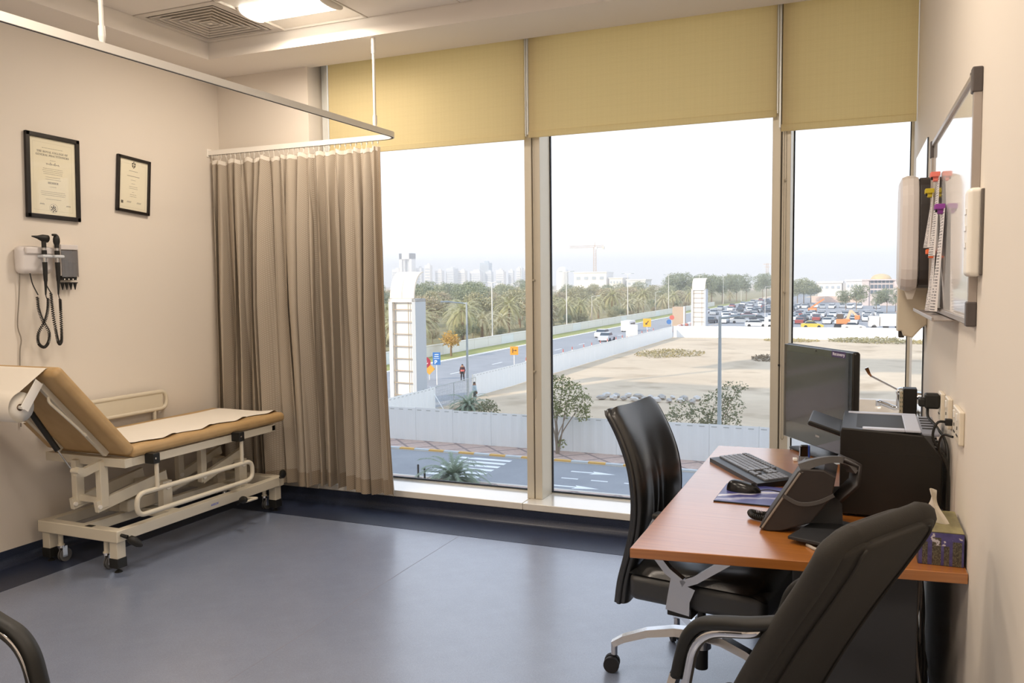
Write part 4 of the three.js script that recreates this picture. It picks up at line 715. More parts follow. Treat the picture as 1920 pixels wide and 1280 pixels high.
// ---------------------------------------------------------------- right wall
const onWall = (name, label, category, y, z) => thing(name, label, category, [XW(z), y, z], TH);   // local -x points into the room
{
  const board = onWall('whiteboard', 'glossy whiteboard in an aluminium frame on the right wall', 'whiteboard', 1.685, -2.96);
  const L = 0.60, h = 0.305, fr = mat('#b3aaa4', { roughness: 0.35, metalness: 0.6 });
  mesh('panel', span(-0.012, 0, -h, h, -L, L), mat('#f0efee', { roughness: 0.05 }), board);
  for (const s of [-1, 1]) { mesh('frame_rail', span(-0.02, 0, s * h - 0.008, s * h + 0.008, -L, L, 0.002, 1), fr, board); mesh('frame_rail', span(-0.02, 0, -h, h, s * L - 0.009, s * L + 0.009, 0.002, 1), fr, board); }
  for (const a of [-1, 1]) for (const b of [-1, 1]) mesh('corner_cap', span(-0.024, 0, b * h - (b > 0 ? 0.05 : 0.012), b * h + (b > 0 ? 0.012 : 0.05), a * L - 0.022, a * L + 0.012, 0.004, 2), mat('#57504e', { roughness: 0.5 }), board);
  mesh('pen_ledge', [span(-0.07, 0, -h - 0.016, -h - 0.011, -L + 0.03, L - 0.35, 0.002, 1), span(-0.072, -0.067, -h - 0.016, -h - 0.004, -L + 0.03, L - 0.35, 0.002, 1)], fr, board);
  mesh('hook', [bx(0.012, 0.016, 0.02, -0.01, h + 0.012, L - 0.1)], M.black, board);
  // sheets clipped to the board, each held by a coloured clip
  const print = tex(128, 256, (u, v) => (Math.abs((v * 34) % 1 - 0.5) < 0.2 && hsh(Math.floor(u * 22), Math.floor(v * 34), 3) > 0.25 && u > 0.1 && u < 0.9 ? [120, 116, 118] : [228, 222, 220]));
  const sheets = [['printed sheet under a pink clip at the top of the whiteboard', 1.70, -3.25, 0.27, 0.13, '#ef8072', 0.03], ['printed sheet under a purple clip on the whiteboard', 1.545, -3.05, 0.33, 0.14, '#8c3c96', -0.06], ['printed leaflet under an orange clip low on the whiteboard', 1.475, -3.36, 0.20, 0.12, '#f0703c', 0.05], ['narrow sheet under a yellow clip at the far edge of the whiteboard', 1.70, -3.47, 0.20, 0.09, '#c9b428', 0.02]];
  for (const [label, y, z, hh, w, col, lift] of sheets) {
    const s = onWall('clipped_sheet', label, 'paper', y, z);
    mesh('sheet', grid(8, 20, (u, v) => [-0.016 - 0.028 * Math.sin(u * 2.6 + 0.4) * (1 - v) - 0.004, (v - 0.5) * hh, (0.5 - u) * w + lift * (1 - v), u, v]), mat('#ffffff', { map: print, roughness: 0.7 }), s, { keepUV: true });
    const k = mesh('clip', [rb(0.022, 0.03, 0.032, -0.026, hh / 2, 0, 0.004), rb(0.03, 0.018, 0.010, -0.03, hh / 2 + 0.008, 0.018, 0.003), rb(0.03, 0.018, 0.010, -0.03, hh / 2 + 0.008, -0.018, 0.003)], mat(col, { roughness: 0.4 }), s);
    mesh('jaw', rb(0.026, 0.014, 0.012, -0.03, hh / 2 - 0.002, 0, 0.003), M.black, k);
  }
  const ml = mat('#f1ece2', { roughness: 0.4 });
  const dev = onWall('wall_control', 'slim white wall control box beside the near end of the whiteboard', 'control', 1.598, -2.31);
  mesh('case', rb(0.034, 0.212, 0.07, -0.017, 0, 0, 0.012, 3), ml, dev);
  mesh('back_plate', rb(0.008, 0.205, 0.074, -0.003, 0, 0.004, 0.003), mat('#6a625b', { roughness: 0.6 }), dev);
  for (let i = 0; i < 3; i++) mesh('button', rb(0.003, 0.014, 0.03, -0.035, 0.05 - i * 0.04, 0, 0.001), M.whiteGloss, dev);
  const mir = onWall('wall_mirror', 'frameless mirror on the right wall above the washbasin', 'mirror', 1.47, -4.315);
  mesh('glass', span(-0.005, -0.0005, -0.62, 0.61, -0.34, 0.34), M.mirror, mir);
  mesh('edge', span(-0.006, 0, -0.62, 0.61, 0.34, 0.346), mat('#4a5057', { roughness: 0.4 }), mir);
  // paper towel dispenser
  const tw = onWall('towel_dispenser', 'rounded white and dark grey paper towel dispenser beside the whiteboard', 'dispenser', 1.665, -3.71);
  const sh = []; for (let i = 0; i <= 40; i++) { const a = (i / 40) * 2 * Math.PI, c = Math.cos(a), s = Math.sin(a), k = Math.pow(Math.abs(c) ** 4 + Math.abs(s) ** 4, -0.25); sh.push([c * k * 0.11, s * k * 0.2]); }
  const body = ext(sh, 0.0, 0); 
  const cover = ext(sh.map(([x, y]) => [x, y * (1 - 0.0 * x)]), 0.02, 0.026); cover.rotateY(-Math.PI / 2).translate(-0.075, 0, 0);
  mesh('cover', cover, mat('#e6dfdb', { roughness: 0.3 }), tw);
  const bk = ext(sh.map(([x, y]) => [x * 1.1, y * 1.06]), 0.043, 0.004); bk.rotateY(-Math.PI / 2).translate(-0.004, 0, 0);
  mesh('back_case', bk, mat('#3b3533', { roughness: 0.4 }), tw);
  mesh('towel_tail', grid(6, 8, (u, v) => [-0.075 + (u - 0.5) * 0.05 * (1 - v * 0.6), -0.205 - v * 0.055, (u - 0.5) * 0.06 * (1 - v) + 0.01]), M.paper, tw, { keepUV: true });
  // soap dispenser
  const so = onWall('soap_dispenser', 'cream soap dispenser with a dark nozzle below the towel dispenser', 'dispenser', 1.36, -3.885);
  const sp = ext([[0, -0.06], [0, 0.095], [-0.012, 0.106], [-0.085, 0.106], [-0.10, 0.09], [-0.10, -0.085], [-0.085, -0.085], [-0.078, -0.105], [-0.05, -0.112], [-0.02, -0.075]], 0.085, 0.006); sp.translate(-0.006, 0, -0.0425);
  mesh('case', sp, mat('#d8cdb8', { roughness: 0.38 }), so);
  mesh('nozzle', rb(0.022, 0.032, 0.04, -0.094, -0.104, 0, 0.004), M.darkGrey, so);
  // sockets
  const sock = (label, y, z, n) => {
    const t = onWall('wall_socket', label, 'socket', y, z), m = mat('#e4dac7', { roughness: 0.35 });
    mesh('plate', rb(0.014, 0.092, n === 2 ? 0.155 : 0.09, -0.007, 0, 0, 0.004, 2), m, t);
    for (let i = 0; i < n; i++) { const z0 = (i - (n - 1) / 2) * 0.07; mesh('rocker', rb(0.006, 0.022, 0.013, -0.015, 0.026, z0, 0.002), M.whiteGloss, t); mesh('outlet', [bx(0.002, 0.009, 0.005, -0.0145, -0.004, z0), bx(0.002, 0.005, 0.009, -0.0145, -0.024, z0 + 0.011), bx(0.002, 0.005, 0.009, -0.0145, -0.024, z0 - 0.011)], M.black, t); }
    return t;
  };
  sock('double white wall socket nearest the camera above the printer', 1.082, -2.60, 2);
  sock('white wall socket in the middle of the row above the printer', 1.078, -2.86, 1);
  sock('white wall socket with a black plug at the far end of the row', 1.066, -3.08, 1);
  const plug = onWall('power_plug', 'black power plug with cable in the far wall socket', 'plug', 1.085, -3.06);
  mesh('plug_body', [rb(0.045, 0.05, 0.045, -0.038, 0, 0.0, 0.008, 3), rb(0.025, 0.03, 0.03, -0.066, -0.005, 0.0, 0.008, 2)], M.black, plug);
  mesh('cable', [tube([V(-0.05, -0.02, 0), V(-0.05, -0.05, 0.03), V(-0.03, -0.07, 0.12), V(-0.012, -0.12, 0.25), V(-0.012, -0.34, 0.27)], 0.0045, 40, 8)], M.black, plug);
  const p2 = onWall('network_cable', 'black cable looping from the near wall sockets down behind the printer', 'cable', 1.03, -2.80);
  mesh('lead', tube([V(-0.016, 0.03, 0.02), V(-0.045, 0.028, 0.03), V(-0.055, -0.02, 0.03), V(-0.02, -0.08, 0.035), V(-0.012, -0.16, 0.035), V(-0.012, -0.285, 0.03)], 0.004, 50, 8), M.black, p2);
  mesh('lead', tube([V(-0.016, 0.01, 0.16), V(-0.04, 0.01, 0.14), V(-0.045, -0.04, 0.1), V(-0.018, -0.11, 0.09), V(-0.014, -0.285, 0.09)], 0.0035, 50, 8), M.black, p2);
  mesh('connector', [rb(0.02, 0.02, 0.02, -0.014, 0.03, 0.02, 0.003)], M.black, p2);
}
{ // washbasin and tap
  const t = thing('washbasin', 'white ceramic washbasin on the right wall under the mirror', 'washbasin', [0, 0, -4.25]);
  const X0 = -0.19, X1 = XW(-4.25) - 0.002, cer = mat('#eee9e2', { roughness: 0.12 });
  const rim = (k, y, c) => { const q = []; for (let i = 0; i < 40; i++) { const a = (i / 40) * 2 * Math.PI, cx = Math.cos(a), sz = Math.sin(a), e = Math.pow(Math.abs(cx) ** 3.5 + Math.abs(sz) ** 3.5, -1 / 3.5); q.push([(X0 + X1) / 2 + c + cx * e * k * (X1 - X0) / 2, y, sz * e * k * 0.24]); } return q; };
  const rings = [rim(0.35, 0.70, 0.03), rim(0.75, 0.74, 0.02), rim(0.97, 0.86, 0), rim(1, 0.887, 0), rim(0.985, 0.894, 0), rim(0.86, 0.89, -0.015), rim(0.80, 0.86, -0.02), rim(0.62, 0.765, -0.015), rim(0.15, 0.75, 0)];
  const pos = [], idx = []; rings.forEach((r) => r.forEach((p) => pos.push(...p)));
  for (let j = 0; j < rings.length - 1; j++) for (let i = 0; i < 40; i++) { const a = j * 40 + i, b = j * 40 + (i + 1) % 40; idx.push(a, a + 40, b, b, a + 40, b + 1 - 1 + 40); }
  const g = new THREE.BufferGeometry(); g.setAttribute('position', new THREE.Float32BufferAttribute(pos, 3)); g.setIndex(idx); g.computeVertexNormals();
  mesh('bowl', g, cer, t);
  mesh('splash_ledge', span(X1 - 0.06, X1, 0.80, 0.885, -0.235, 0.235, 0.01, 3), cer, t);
  mesh('drain', cyl(V(0.0, 0.752, 0), V(0.0, 0.756, 0), 0.022), M.chrome, t);
  mesh('trap', bent([V(0.01, 0.75, 0), V(0.01, 0.55, 0), V(0.08, 0.55, 0), V(0.08, 0.62, 0), V(X1, 0.62, 0)], 0.017, 0.035), M.chrome, t);
  const p = thing('lever_tap', 'chrome wall tap with long elbow lever over the washbasin', 'tap', [0, 0, -4.2]), xw = XW(-4.2);
  mesh('body', [cyl(V(xw, 0.945, 0), V(0.14, 0.945, 0), 0.03, 0.022), cyl(V(0.14, 0.90, 0), V(0.14, 0.965, 0), 0.021), ball(0.023, 0.14, 0.968, 0, 16)], M.chrome, p);
  mesh('spout', [sweep(new THREE.CatmullRomCurve3([V(0.142, 0.905, 0), V(0.118, 0.893, 0), V(0.085, 0.905, 0), V(0.045, 0.919, 0)]).getPoints(16), [...Array(12)].map((_, i) => [Math.cos(i / 12 * 6.283) * 0.0115, Math.sin(i / 12 * 6.283) * 0.0115]), false, true), cyl(V(0.045, 0.925, 0), V(0.045, 0.900, 0), 0.0115)], M.chrome, p);
  mesh('lever', [cyl(V(0.132, 0.975, 0), V(0.012, 1.038, 0), 0.0045), sweep([V(0.014, 1.036, 0), V(0.004, 1.05, 0), V(-0.008, 1.076, 0)], [[-0.004, -0.006], [0.004, -0.006], [0.004, 0.006], [-0.004, 0.006]], false, false, V(0, 0, 1), (k) => 1 + k * 1.2)], M.chrome, p);
  const bxk = thing('sanitiser_box', 'black upright box with a cream dotted front strip beside the tap', 'box', [XW(-3.93) - 0.05, 0.885, -4.0]);
  mesh('case', rb(0.055, 0.128, 0.07, 0, 0.064, 0, 0.005, 2), M.black, bxk);
  const strip = tex(32, 64, (u, v) => (Math.hypot(((u * 2) % 1) - 0.5, ((v * 6) % 1) - 0.5) < 0.22 && hsh(Math.floor(u * 2), Math.floor(v * 6), 2) > 0.35 ? [92, 110, 84] : [206, 196, 172]));
  mesh('strip', rb(0.014, 0.115, 0.066, -0.034, 0.058, 0, 0.003), mat('#ffffff', { map: strip, roughness: 0.6 }), bxk, { keepUV: true });
}
{ // beneath the desk: computer unit and hanging cables
  const u = thing('power_unit', 'black upright unit with a pale blue edge strip beneath the desk', 'computer unit', [0.02, 0, -2.78]);
  mesh('case', span(-0.09, 0.02, 0, 0.42, -0.2, 0.2, 0.006), M.blackSatin, u);
  mesh('edge_strip', span(0.0, 0.012, 0.23, 0.41, 0.198, 0.203, 0.002, 1), mat('#5f8fae', { roughness: 0.4 }), u);
  const c = thing('hanging_cables', 'tangle of dark cables hanging beneath the desk by the wall', 'cables', [0, 0, 0]);
  seed = 991;
  for (let i = 0; i < 9; i++) {
    const x = rr(0.10, 0.19), z = rr(-2.75, -2.5), d = rr(0.25, 0.6), pts = [V(x, 0.70, z)];
    pts.push(V(x + rr(-0.03, 0.02), 0.70 - d * 0.5, z + rr(-0.04, 0.06)), V(x + rr(-0.05, 0.02), 0.70 - d, z + rr(-0.05, 0.08)), V(x + rr(0, 0.03), 0.70 - d - 0.02, z + rr(0.0, 0.08)), V(x + rr(-0.02, 0.02), 0.70 - d * 0.6, z + rr(0, 0.1)), V(x, 0.7, z + rr(-0.03, 0.05)));
    mesh('cable', tube(pts, i % 3 ? 0.003 : 0.0045, 44, 6), i % 4 === 3 ? mat('#77706a', { roughness: 0.6 }) : M.black, c);
  }
}
// ---------------------------------------------------------------- outside: ground, roads, fences
const TX = {
  sand: tex(512, 512, (u, v) => { const a = fbm(u, v, 5, 101, 6), b = fbm(u, v * 1, 14, 107, 4), c = fbm(u * 1, v * 2, 40, 109, 2); let k = mix([184, 164, 138], [216, 197, 170], a * 0.9 + c * 0.3); if (b > 0.6) k = mix(k, [156, 136, 110], (b - 0.6) * 2.2); return k; }, 46),
  scrub: tex(256, 256, (u, v) => mix([120, 116, 74], [176, 160, 110], fbm(u, v, 20, 111, 4)), 12),
  asphalt: tex(512, 512, (u, v, x, y) => { const a = fbm(u, v, 6, 121, 5); return mix([142, 144, 148], [162, 163, 166], a).map((k) => k + (hsh(x, y, 3) - 0.5) * 16); }, 9),
  pave: tex(512, 512, (u, v, x, y) => { const q = Math.abs(((u * 2 + v * 1) % 1) - 0.5), r = Math.abs(((u * 2 - v * 1 + 4) % 1) - 0.5), line = q < 0.055 || r < 0.055; const jn = (x % 16 === 0 || y % 16 === 0) ? -10 : 0; const c = line ? [150, 132, 126] : mix([190, 164, 152], [206, 182, 168], hsh(x >> 4, y >> 4, 7)); return c.map((k) => k + jn); }, 4.2, true, 2.1),
  grass: tex(256, 256, (u, v) => mix([126, 132, 72], [176, 172, 104], fbm(u, v, 24, 131, 4)), 10),
  park: tex(256, 256, (u, v) => mix([128, 122, 82], [172, 156, 116], fbm(u, v, 10, 133, 5)), 40),
};
const MX = {
  sand: mat('#ffffff', { map: TX.sand, roughness: 0.95 }), asphalt: mat('#ffffff', { map: TX.asphalt, roughness: 0.9 }), pave: mat('#ffffff', { map: TX.pave, roughness: 0.9 }),
  grass: mat('#ffffff', { map: TX.grass, roughness: 0.95 }), park: mat('#ffffff', { map: TX.park, roughness: 0.95 }), scrub: mat('#ffffff', { map: TX.scrub, roughness: 0.95 }),
  mark: mat('#eceeee', { roughness: 0.8 }), yellow: mat('#e2b568', { roughness: 0.8 }), kerbWhite: mat('#cdd2d4', { roughness: 0.85 }),
  fence: mat('#eef2f4', { roughness: 0.5 }), post: mat('#b9bdbd', { roughness: 0.6 }), concrete: mat('#d2ccc2', { roughness: 0.9 }),
  pole: mat('#aab2b6', { roughness: 0.5 }), poleWhite: mat('#e6e4de', { roughness: 0.5 }), white: mat('#efece6', { roughness: 0.7 }),
  orange: mat('#e8963a', { roughness: 0.6 }), red: mat('#c8604e', { roughness: 0.6 }), blue: mat('#3f76b8', { roughness: 0.5 }),
  bark: mat('#8a7358', { roughness: 0.95 }), skin: mat('#b98a68', { roughness: 0.7 }), glass: mat('#3b4650', { roughness: 0.2 }), tyre: mat('#26262a', { roughness: 0.9 }),
};
const onGround = (name, label, category, x, z, turn = 0, group) => thing(name, label, category, [x, GY, z], turn, group);
{
  struct(mesh('ground', span(-1800, 700, GY - 1, GY, 60, -1900), MX.sand));
  struct(mesh('lot_ground', grid(70, 60, (u, v) => { const x = -31 + u * 60, z = -45.8 - v * 99, e = Math.min(1, u * 8, (1 - u) * 8, v * 12, (1 - v) * 8); return [x, GY + 0.03 + e * (0.55 * fbm(u * 0.9 + 0.03, v * 0.9 + 0.02, 9, 141, 4) - 0.18) * (z < -62 ? 1 : 0.3), z, x, z]; }), MX.sand, null, { keepUV: true }));
  struct(mesh('near_road', span(-120, 90, GY, GY + 0.02, -36.9, -43.05), MX.asphalt));
  struct(mesh('near_pavement', span(-120, 90, GY, GY + 0.14, -30, -36.75), MX.pave));
  struct(mesh('pavement', span(-120, 90, GY, GY + 0.13, -43.25, -45.6), MX.pave));
  const k = struct(mesh('kerb', span(-120, 90, GY, GY + 0.06, -43.0, -43.3), MX.concrete));
  const kb = join(rb(0.985, 0.15, 0.24, 0, 0, 0, 0.02, 1));
  for (let i = 0; i < 40; i++) { const b = mesh('kerb_stone', kb, i % 2 ? MX.yellow : MX.kerbWhite, k, { raw: true }); b.position.set(-34.3 + i * 0.99, GY + 0.075, -43.14); }
  const kn = struct(mesh('near_kerb', span(-120, 90, GY, GY + 0.15, -36.75, -36.95), MX.concrete));
  // road paint
  const paint = (label, list) => single('road_marking', list, MX.mark, label, 'road marking');
  const zy = GY + 0.0205;
  for (let i = 0; i < 6; i++) { const z = -42.25 + i * 0.82, c = thing('crossing_stripe', 'white stripe of the pedestrian crossing on the near road', 'road marking', [0, 0, 0], 0, 'stripes of the pedestrian crossing'); mesh('stripe', ext([[-21.4, -z - 0.2], [-18.25, -z - 0.2], [-18.25, -z + 0.2], [-21.4, -z + 0.2]], 0.004).rotateX(-Math.PI / 2).translate(0, zy, 0), MX.mark, c); }
  const arrow = (x0, x1, z, label) => paint(label, ext([[x0, -z - 0.09], [x1 - 1.15, -z - 0.09], [x1 - 1.3, -z - 0.34], [x1, -z], [x1 - 1.3, -z + 0.34], [x1 - 1.15, -z + 0.09], [x0, -z + 0.09]], 0.004).rotateX(-Math.PI / 2).translate(0, zy, 0));
  arrow(-14.3, -11.9, -41.1, 'white road arrow in the far lane of the near road');
  arrow(-14.4, -11.8, -37.95, 'white road arrow in the near lane below the window');
  [[-14.29, -13.4], [-12.71, -11.84], [-11.0, -10.1], [-16.0, -15.1]].forEach(([a, b], i) => { const c = thing('lane_dash', 'short white lane dash between the two road arrows', 'road marking', [0, 0, 0], 0, 'lane dashes of the near road'); mesh('dash', span(a, b, zy, zy + 0.004, -39.47, -39.62), MX.mark, c); });
  struct(mesh('edge_line', span(-120, 90, zy, zy + 0.003, -37.15, -37.27), MX.mark));
  // main road beside the lot
  struct(mesh('main_road', span(-49.5, -31.9, GY, GY + 0.02, -30, -900), MX.asphalt));
  struct(mesh('verge', span(-54, -49.5, GY, GY + 0.12, -30, -420), MX.grass));
  struct(mesh('verge_kerb', span(-49.9, -49.4, GY, GY + 0.16, -30, -420), MX.white));
  struct(mesh('park_ground', span(-420, -54.4, GY, GY + 0.05, -30, -800), MX.park));
  struct(mesh('parking_ground', span(-31.5, 40, GY, GY + 0.025, -147, -470), MX.asphalt));
  for (let i = 0; i < 10; i++) { const c = thing('lane_dash', 'white lane dash along the main road', 'road marking', [0, 0, 0], 0, 'lane dashes of the main road'); mesh('dash', span(-42.2, -42.0, GY + 0.0205, GY + 0.024, -70 - i * 11, -73 - i * 11), MX.mark, c); }
}
// hoardings of ribbed sheet panels
const ribbed = (w, h, n) => { const q = []; for (let i = 0; i <= n * 4; i++) { const f = (i % 4), x = -w / 2 + (w * i) / (n * 4); q.push([x, f === 1 || f === 2 ? 0.028 : 0]); } const back = q.map(([x, y]) => [x, y - 0.006]).reverse(); return join(ext([...q, ...back], h).rotateX(-Math.PI / 2)); };
{
  const hoarding = (name, label, from, to, w, h, ribs, m) => {
    const t = thing(name, label, 'fence', [from[0], GY, from[1]], Math.atan2(-(to[1] - from[1]), to[0] - from[0])), L = Math.hypot(to[0] - from[0], to[1] - from[1]), n = Math.max(1, Math.round(L / w)), s = L / n, g = ribbed(s - 0.015, h, ribs), p = join(bx(0.07, h + 0.05, 0.07, 0, (h + 0.05) / 2, -0.06));
    for (let i = 0; i < n; i++) { const a = mesh('panel', g, m, t, { raw: true }); a.position.set((i + 0.5) * s, 0.06 * hsh(i, n, 2), 0); const b = mesh('post', p, MX.post, t, { raw: true }); b.position.x = i * s; }
    mesh('top_rail', bx(L, 0.05, 0.04, L / 2, h - 0.1, -0.03), MX.post, t);
    return t;
  };
  hoarding('site_hoarding', 'pale ribbed metal hoarding along the near pavement', [-60, -45.45], [26, -45.45], 2.6, 2.15, 4, MX.fence);
  hoarding('site_hoarding', 'short white hoarding running away from the near hoarding beside the left sign pylon', [-30.6, -46.2], [-30.6, -56.3], 1.7, 2.0, 3, MX.fence);
  hoarding('site_hoarding', 'long white hoarding dividing the sandy lot from the main road', [-31.5, -64.9], [-31.5, -144.5], 1.95, 2.0, 3, MX.fence);
  hoarding('site_hoarding', 'white hoarding across the far side of the sandy lot', [-31.5, -145.5], [34, -145.5], 2.5, 2.0, 3, MX.fence);
  const g = onGround('mesh_gate', 'open mesh gate between the two white hoardings by the lot entrance', 'gate', -31.2, -56.4);
  mesh('frame', [bx(0.06, 0.06, 8.2, 0, 1.85, -4.2), bx(0.06, 0.06, 8.2, 0, 0.15, -4.2), bx(0.06, 1.8, 0.06, 0, 0.95, -0.1), bx(0.06, 1.8, 0.06, 0, 0.95, -4.2), bx(0.06, 1.8, 0.06, 0, 0.95, -8.3)], MX.post, g);
  mesh('wire_mesh', [...Array(34)].map((_, i) => bx(0.012, 1.75, 0.012, 0, 0.98, -0.25 - i * 0.243)).concat([...Array(7)].map((_, i) => bx(0.012, 0.012, 8.1, 0, 0.35 + i * 0.23, -4.2))), MX.post, g);
  mesh('stay', cyl(V(0.1, 2.0, 0), V(1.8, 0.05, 0.6), 0.03), MX.fence, g);
  // white boundary wall of the park
  const w = thing('park_wall', 'low white boundary wall along the park across the main road', 'wall', [-54.2, GY, -62]);
  for (let i = 0; i < 52; i++) mesh('wall_panel', bx(0.2, 1.55 - 0.02, 4.93, 0, 0.78, -2.5 - i * 5), i % 7 === 5 ? MX.fence : MX.white, w);
  mesh('coping', bx(0.32, 0.1, 260, 0, 1.58, -130), MX.white, w);
  const far = thing('far_wall', 'pale pink wall behind the parked cars on the right', 'wall', [-20, GY, -372]);
  for (let i = 0; i < 9; i++) mesh('wall_panel', bx(4.9, 2.6, 0.25, i * 5, 1.3, 0), mat('#e3c6b6', { roughness: 0.9 }), far);
}
// ---------------------------------------------------------------- sign pylons, poles, signs
{
  const pylon = (label, x, z, W, H) => {
    const t = onGround('sign_pylon', label, 'pylon', x, z, R(-6)), hb = H * 0.80, D = 1.5, cream = mat('#eee2d2', { roughness: 0.6 });
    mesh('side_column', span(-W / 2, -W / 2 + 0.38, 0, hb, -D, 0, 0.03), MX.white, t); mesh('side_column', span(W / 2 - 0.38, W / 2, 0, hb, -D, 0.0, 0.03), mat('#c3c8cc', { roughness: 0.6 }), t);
    mesh('light_box', span(-W / 2 + 0.36, W / 2 - 0.36, 0.3, hb - 0.25, -D + 0.1, -0.35), mat('#f0ebe4', { roughness: 0.4 }), t);
    mesh('head_beam', span(-W / 2, W / 2, hb - 0.3, hb, -D, 0, 0.03), MX.white, t);
    for (let i = 0; i < 8; i++) mesh('cross_rail', bx(W - 0.7, 0.07, 0.07, 0, 0.7 + i * (hb - 1.6) / 7.0, -0.12), mat('#a99a86', { roughness: 0.7 }), t);
    for (const s of [-0.33, 0.2]) mesh('upright_rail', bx(0.05, hb - 0.5, 0.05, s * W, hb / 2, -0.16), mat('#b5aa9a', { roughness: 0.7 }), t);
    const arc = [], hh = H - hb; for (let i = 0; i <= 14; i++) { const a = (i / 14) * Math.PI / 2; arc.push([-(1 - Math.cos(a)) * 1.35 + 0.0, Math.sin(a) * hh]); }
    const inner = arc.map(([p, q]) => [p - 0.12, q - 0.06]).reverse(), wv = W * 0.44;
    for (const s of [-1, 1]) { const c = ext([...arc, ...inner], wv - 0.02, 0.01); c.rotateY(-Math.PI / 2); mesh('curved_top', c.translate(s < 0 ? -0.02 : wv, hb + 0.03, -0.05), cream, t); }
    mesh('base', span(-W / 2 - 0.1, W / 2 + 0.1, 0, 0.35, -D - 0.1, 0.1, 0.03), MX.concrete, t);
    return t;
  };
  pylon('tall cream sign pylon with curved top next to the curtain', -35.55, -59.9, 2.75, 10.9);
  pylon('tall cream sign pylon with curved top beyond the far corner of the lot', -31.5, -168.5, 3.0, 10.3);
  const lampPost = (label, x, z, h, arm, m, group, r = 0.09) => {
    const t = onGround('street_lamp', label, 'street lamp', x, z, 0, group);
    mesh('pole', cyl(V(0, 0, 0), V(0, h, 0), r, r * 0.6, 10), m, t);
    for (const a of [].concat(arm)) { mesh('arm', cyl(V(0, h - 0.1, 0), V(a, h + 0.05, 0), r * 0.5, r * 0.4, 8), m, t); mesh('lamp_head', rb(0.75, 0.14, 0.3, a + Math.sign(a) * 0.3, h + 0.05, 0, 0.05), MX.pole, t); }
    mesh('base_plate', bx(0.4, 0.06, 0.4, 0, 0.03, 0), m, t);
  };
  lampPost('tall grey lamp pole rising behind the near hoarding, right of the swivel chair', -7.5, -46.4, 8.0, 1.2, MX.pole, undefined, 0.13);
  lampPost('grey street lamp beside the lot entrance gate', -31.9, -64.6, 8.3, -1.8, MX.pole, undefined, 0.12);
  const rest = [[-54.6, -119.6, 10.0], [-54.6, -154.8, 11.9], [-54.8, -200.6, 11.7], [-55, -247, 11.6], [-55, -296, 11.5], [-55, -348, 11.4], [-55, -400, 11.4]];
  rest.forEach(([x, z, h], i) => lampPost(i === 0 ? 'tall white twin street lamp left of the wide mullion' : i === 1 ? 'tall white twin street lamp just right of the wide mullion' : 'tall white twin street lamp further along the park wall', x, z, h, [-0.9, 0.9], MX.poleWhite, i > 1 ? 'twin street lamps along the park wall' : undefined, 0.12));
  [[-56.2, -176, 6.7], [-59.1, -247.6, 6.6], [-95, -170, 6.5], [-82, -140, 6.5], [-30.5, -300, 8], [-26, -235, 8]].forEach(([x, z, h], i) => lampPost('small white single-arm lamp post among the trees and cars', x, z, h, [1.2], MX.poleWhite, 'small lamp posts among the trees and cars', 0.08));
  // road signs
  const board = (label, name, x, z, y, w, h, draw, postM, turn = 0.42, rot = 0) => {
    const t = onGround(name, label, 'sign', x, z, turn); const tx = canvasTex(256, Math.round(256 * h / w), draw);
    mesh('post', cyl(V(0, 0, -0.05), V(0, y, -0.05), 0.045), postM, t);
    const p = mesh('plate', rb(w, h, 0.03, 0, 0, 0, 0.01), MX.pole, t); p.position.y = y; p.rotation.z = rot;
    const q = mesh('face', new THREE.PlaneGeometry(w * 0.98, h * 0.98).translate(0, 0, 0.018), mat('#ffffff', { map: tx, roughness: 0.5 }), t, { keepUV: true }); q.position.y = y; q.rotation.z = rot;
    return t;
  };
  board('orange arrow road sign beside the wide mullion', 'road_sign', -37.83, -88.9, 2.05, 0.95, 1.0, (g, w, h) => { g.fillStyle = '#efa02d'; g.fillRect(0, 0, w, h); g.fillStyle = '#3a3228'; g.fillRect(70, 60, 22, 150); g.fillRect(80, 118, 110, 22); g.beginPath(); g.moveTo(210, 129); g.lineTo(170, 95); g.lineTo(170, 163); g.fill(); }, MX.white);
  board('orange arrow road sign on the main road near the far pylon', 'road_sign', -39.0, -156.6, 1.95, 1.5, 1.6, (g, w, h) => { g.fillStyle = '#f0b02c'; g.fillRect(0, 0, w, h); g.strokeStyle = '#4b3f22'; g.lineWidth = 28; g.beginPath(); g.moveTo(180, 80); g.lineTo(100, 170); g.stroke(); g.fillStyle = '#4b3f22'; g.beginPath(); g.moveTo(70, 205); g.lineTo(80, 125); g.lineTo(150, 190); g.fill(); }, MX.white, 0.2);
  board('blue parking sign on a striped post', 'road_sign', -38.8, -71.8, 2.62, 0.75, 1.25, (g, w, h) => { g.fillStyle = '#3d78bd'; g.fillRect(0, 0, w, h); g.fillStyle = '#eef2f6'; g.fillRect(60, 60, 140, 26); g.fillRect(50, 130, 150, 26); g.fillRect(30, 200, 190, 16); g.font = 'bold 190px sans-serif'; g.fillText('P', 40, 400); }, MX.white);
  const st = onGround('stop_sign', 'red octagonal stop sign beside the left pylon', 'sign', -41.4, -74.2, 0.42);
  mesh('post', cyl(V(0, 0, -0.05), V(0, 1.9, -0.05), 0.045), MX.white, st);
  mesh('plate', ext([...Array(8)].map((_, i) => [Math.cos((i + 0.5) * Math.PI / 4) * 0.58, Math.sin((i + 0.5) * Math.PI / 4) * 0.58]), 0.03).translate(0, 1.95, -0.02), mat('#b03a48', { roughness: 0.5 }), st);
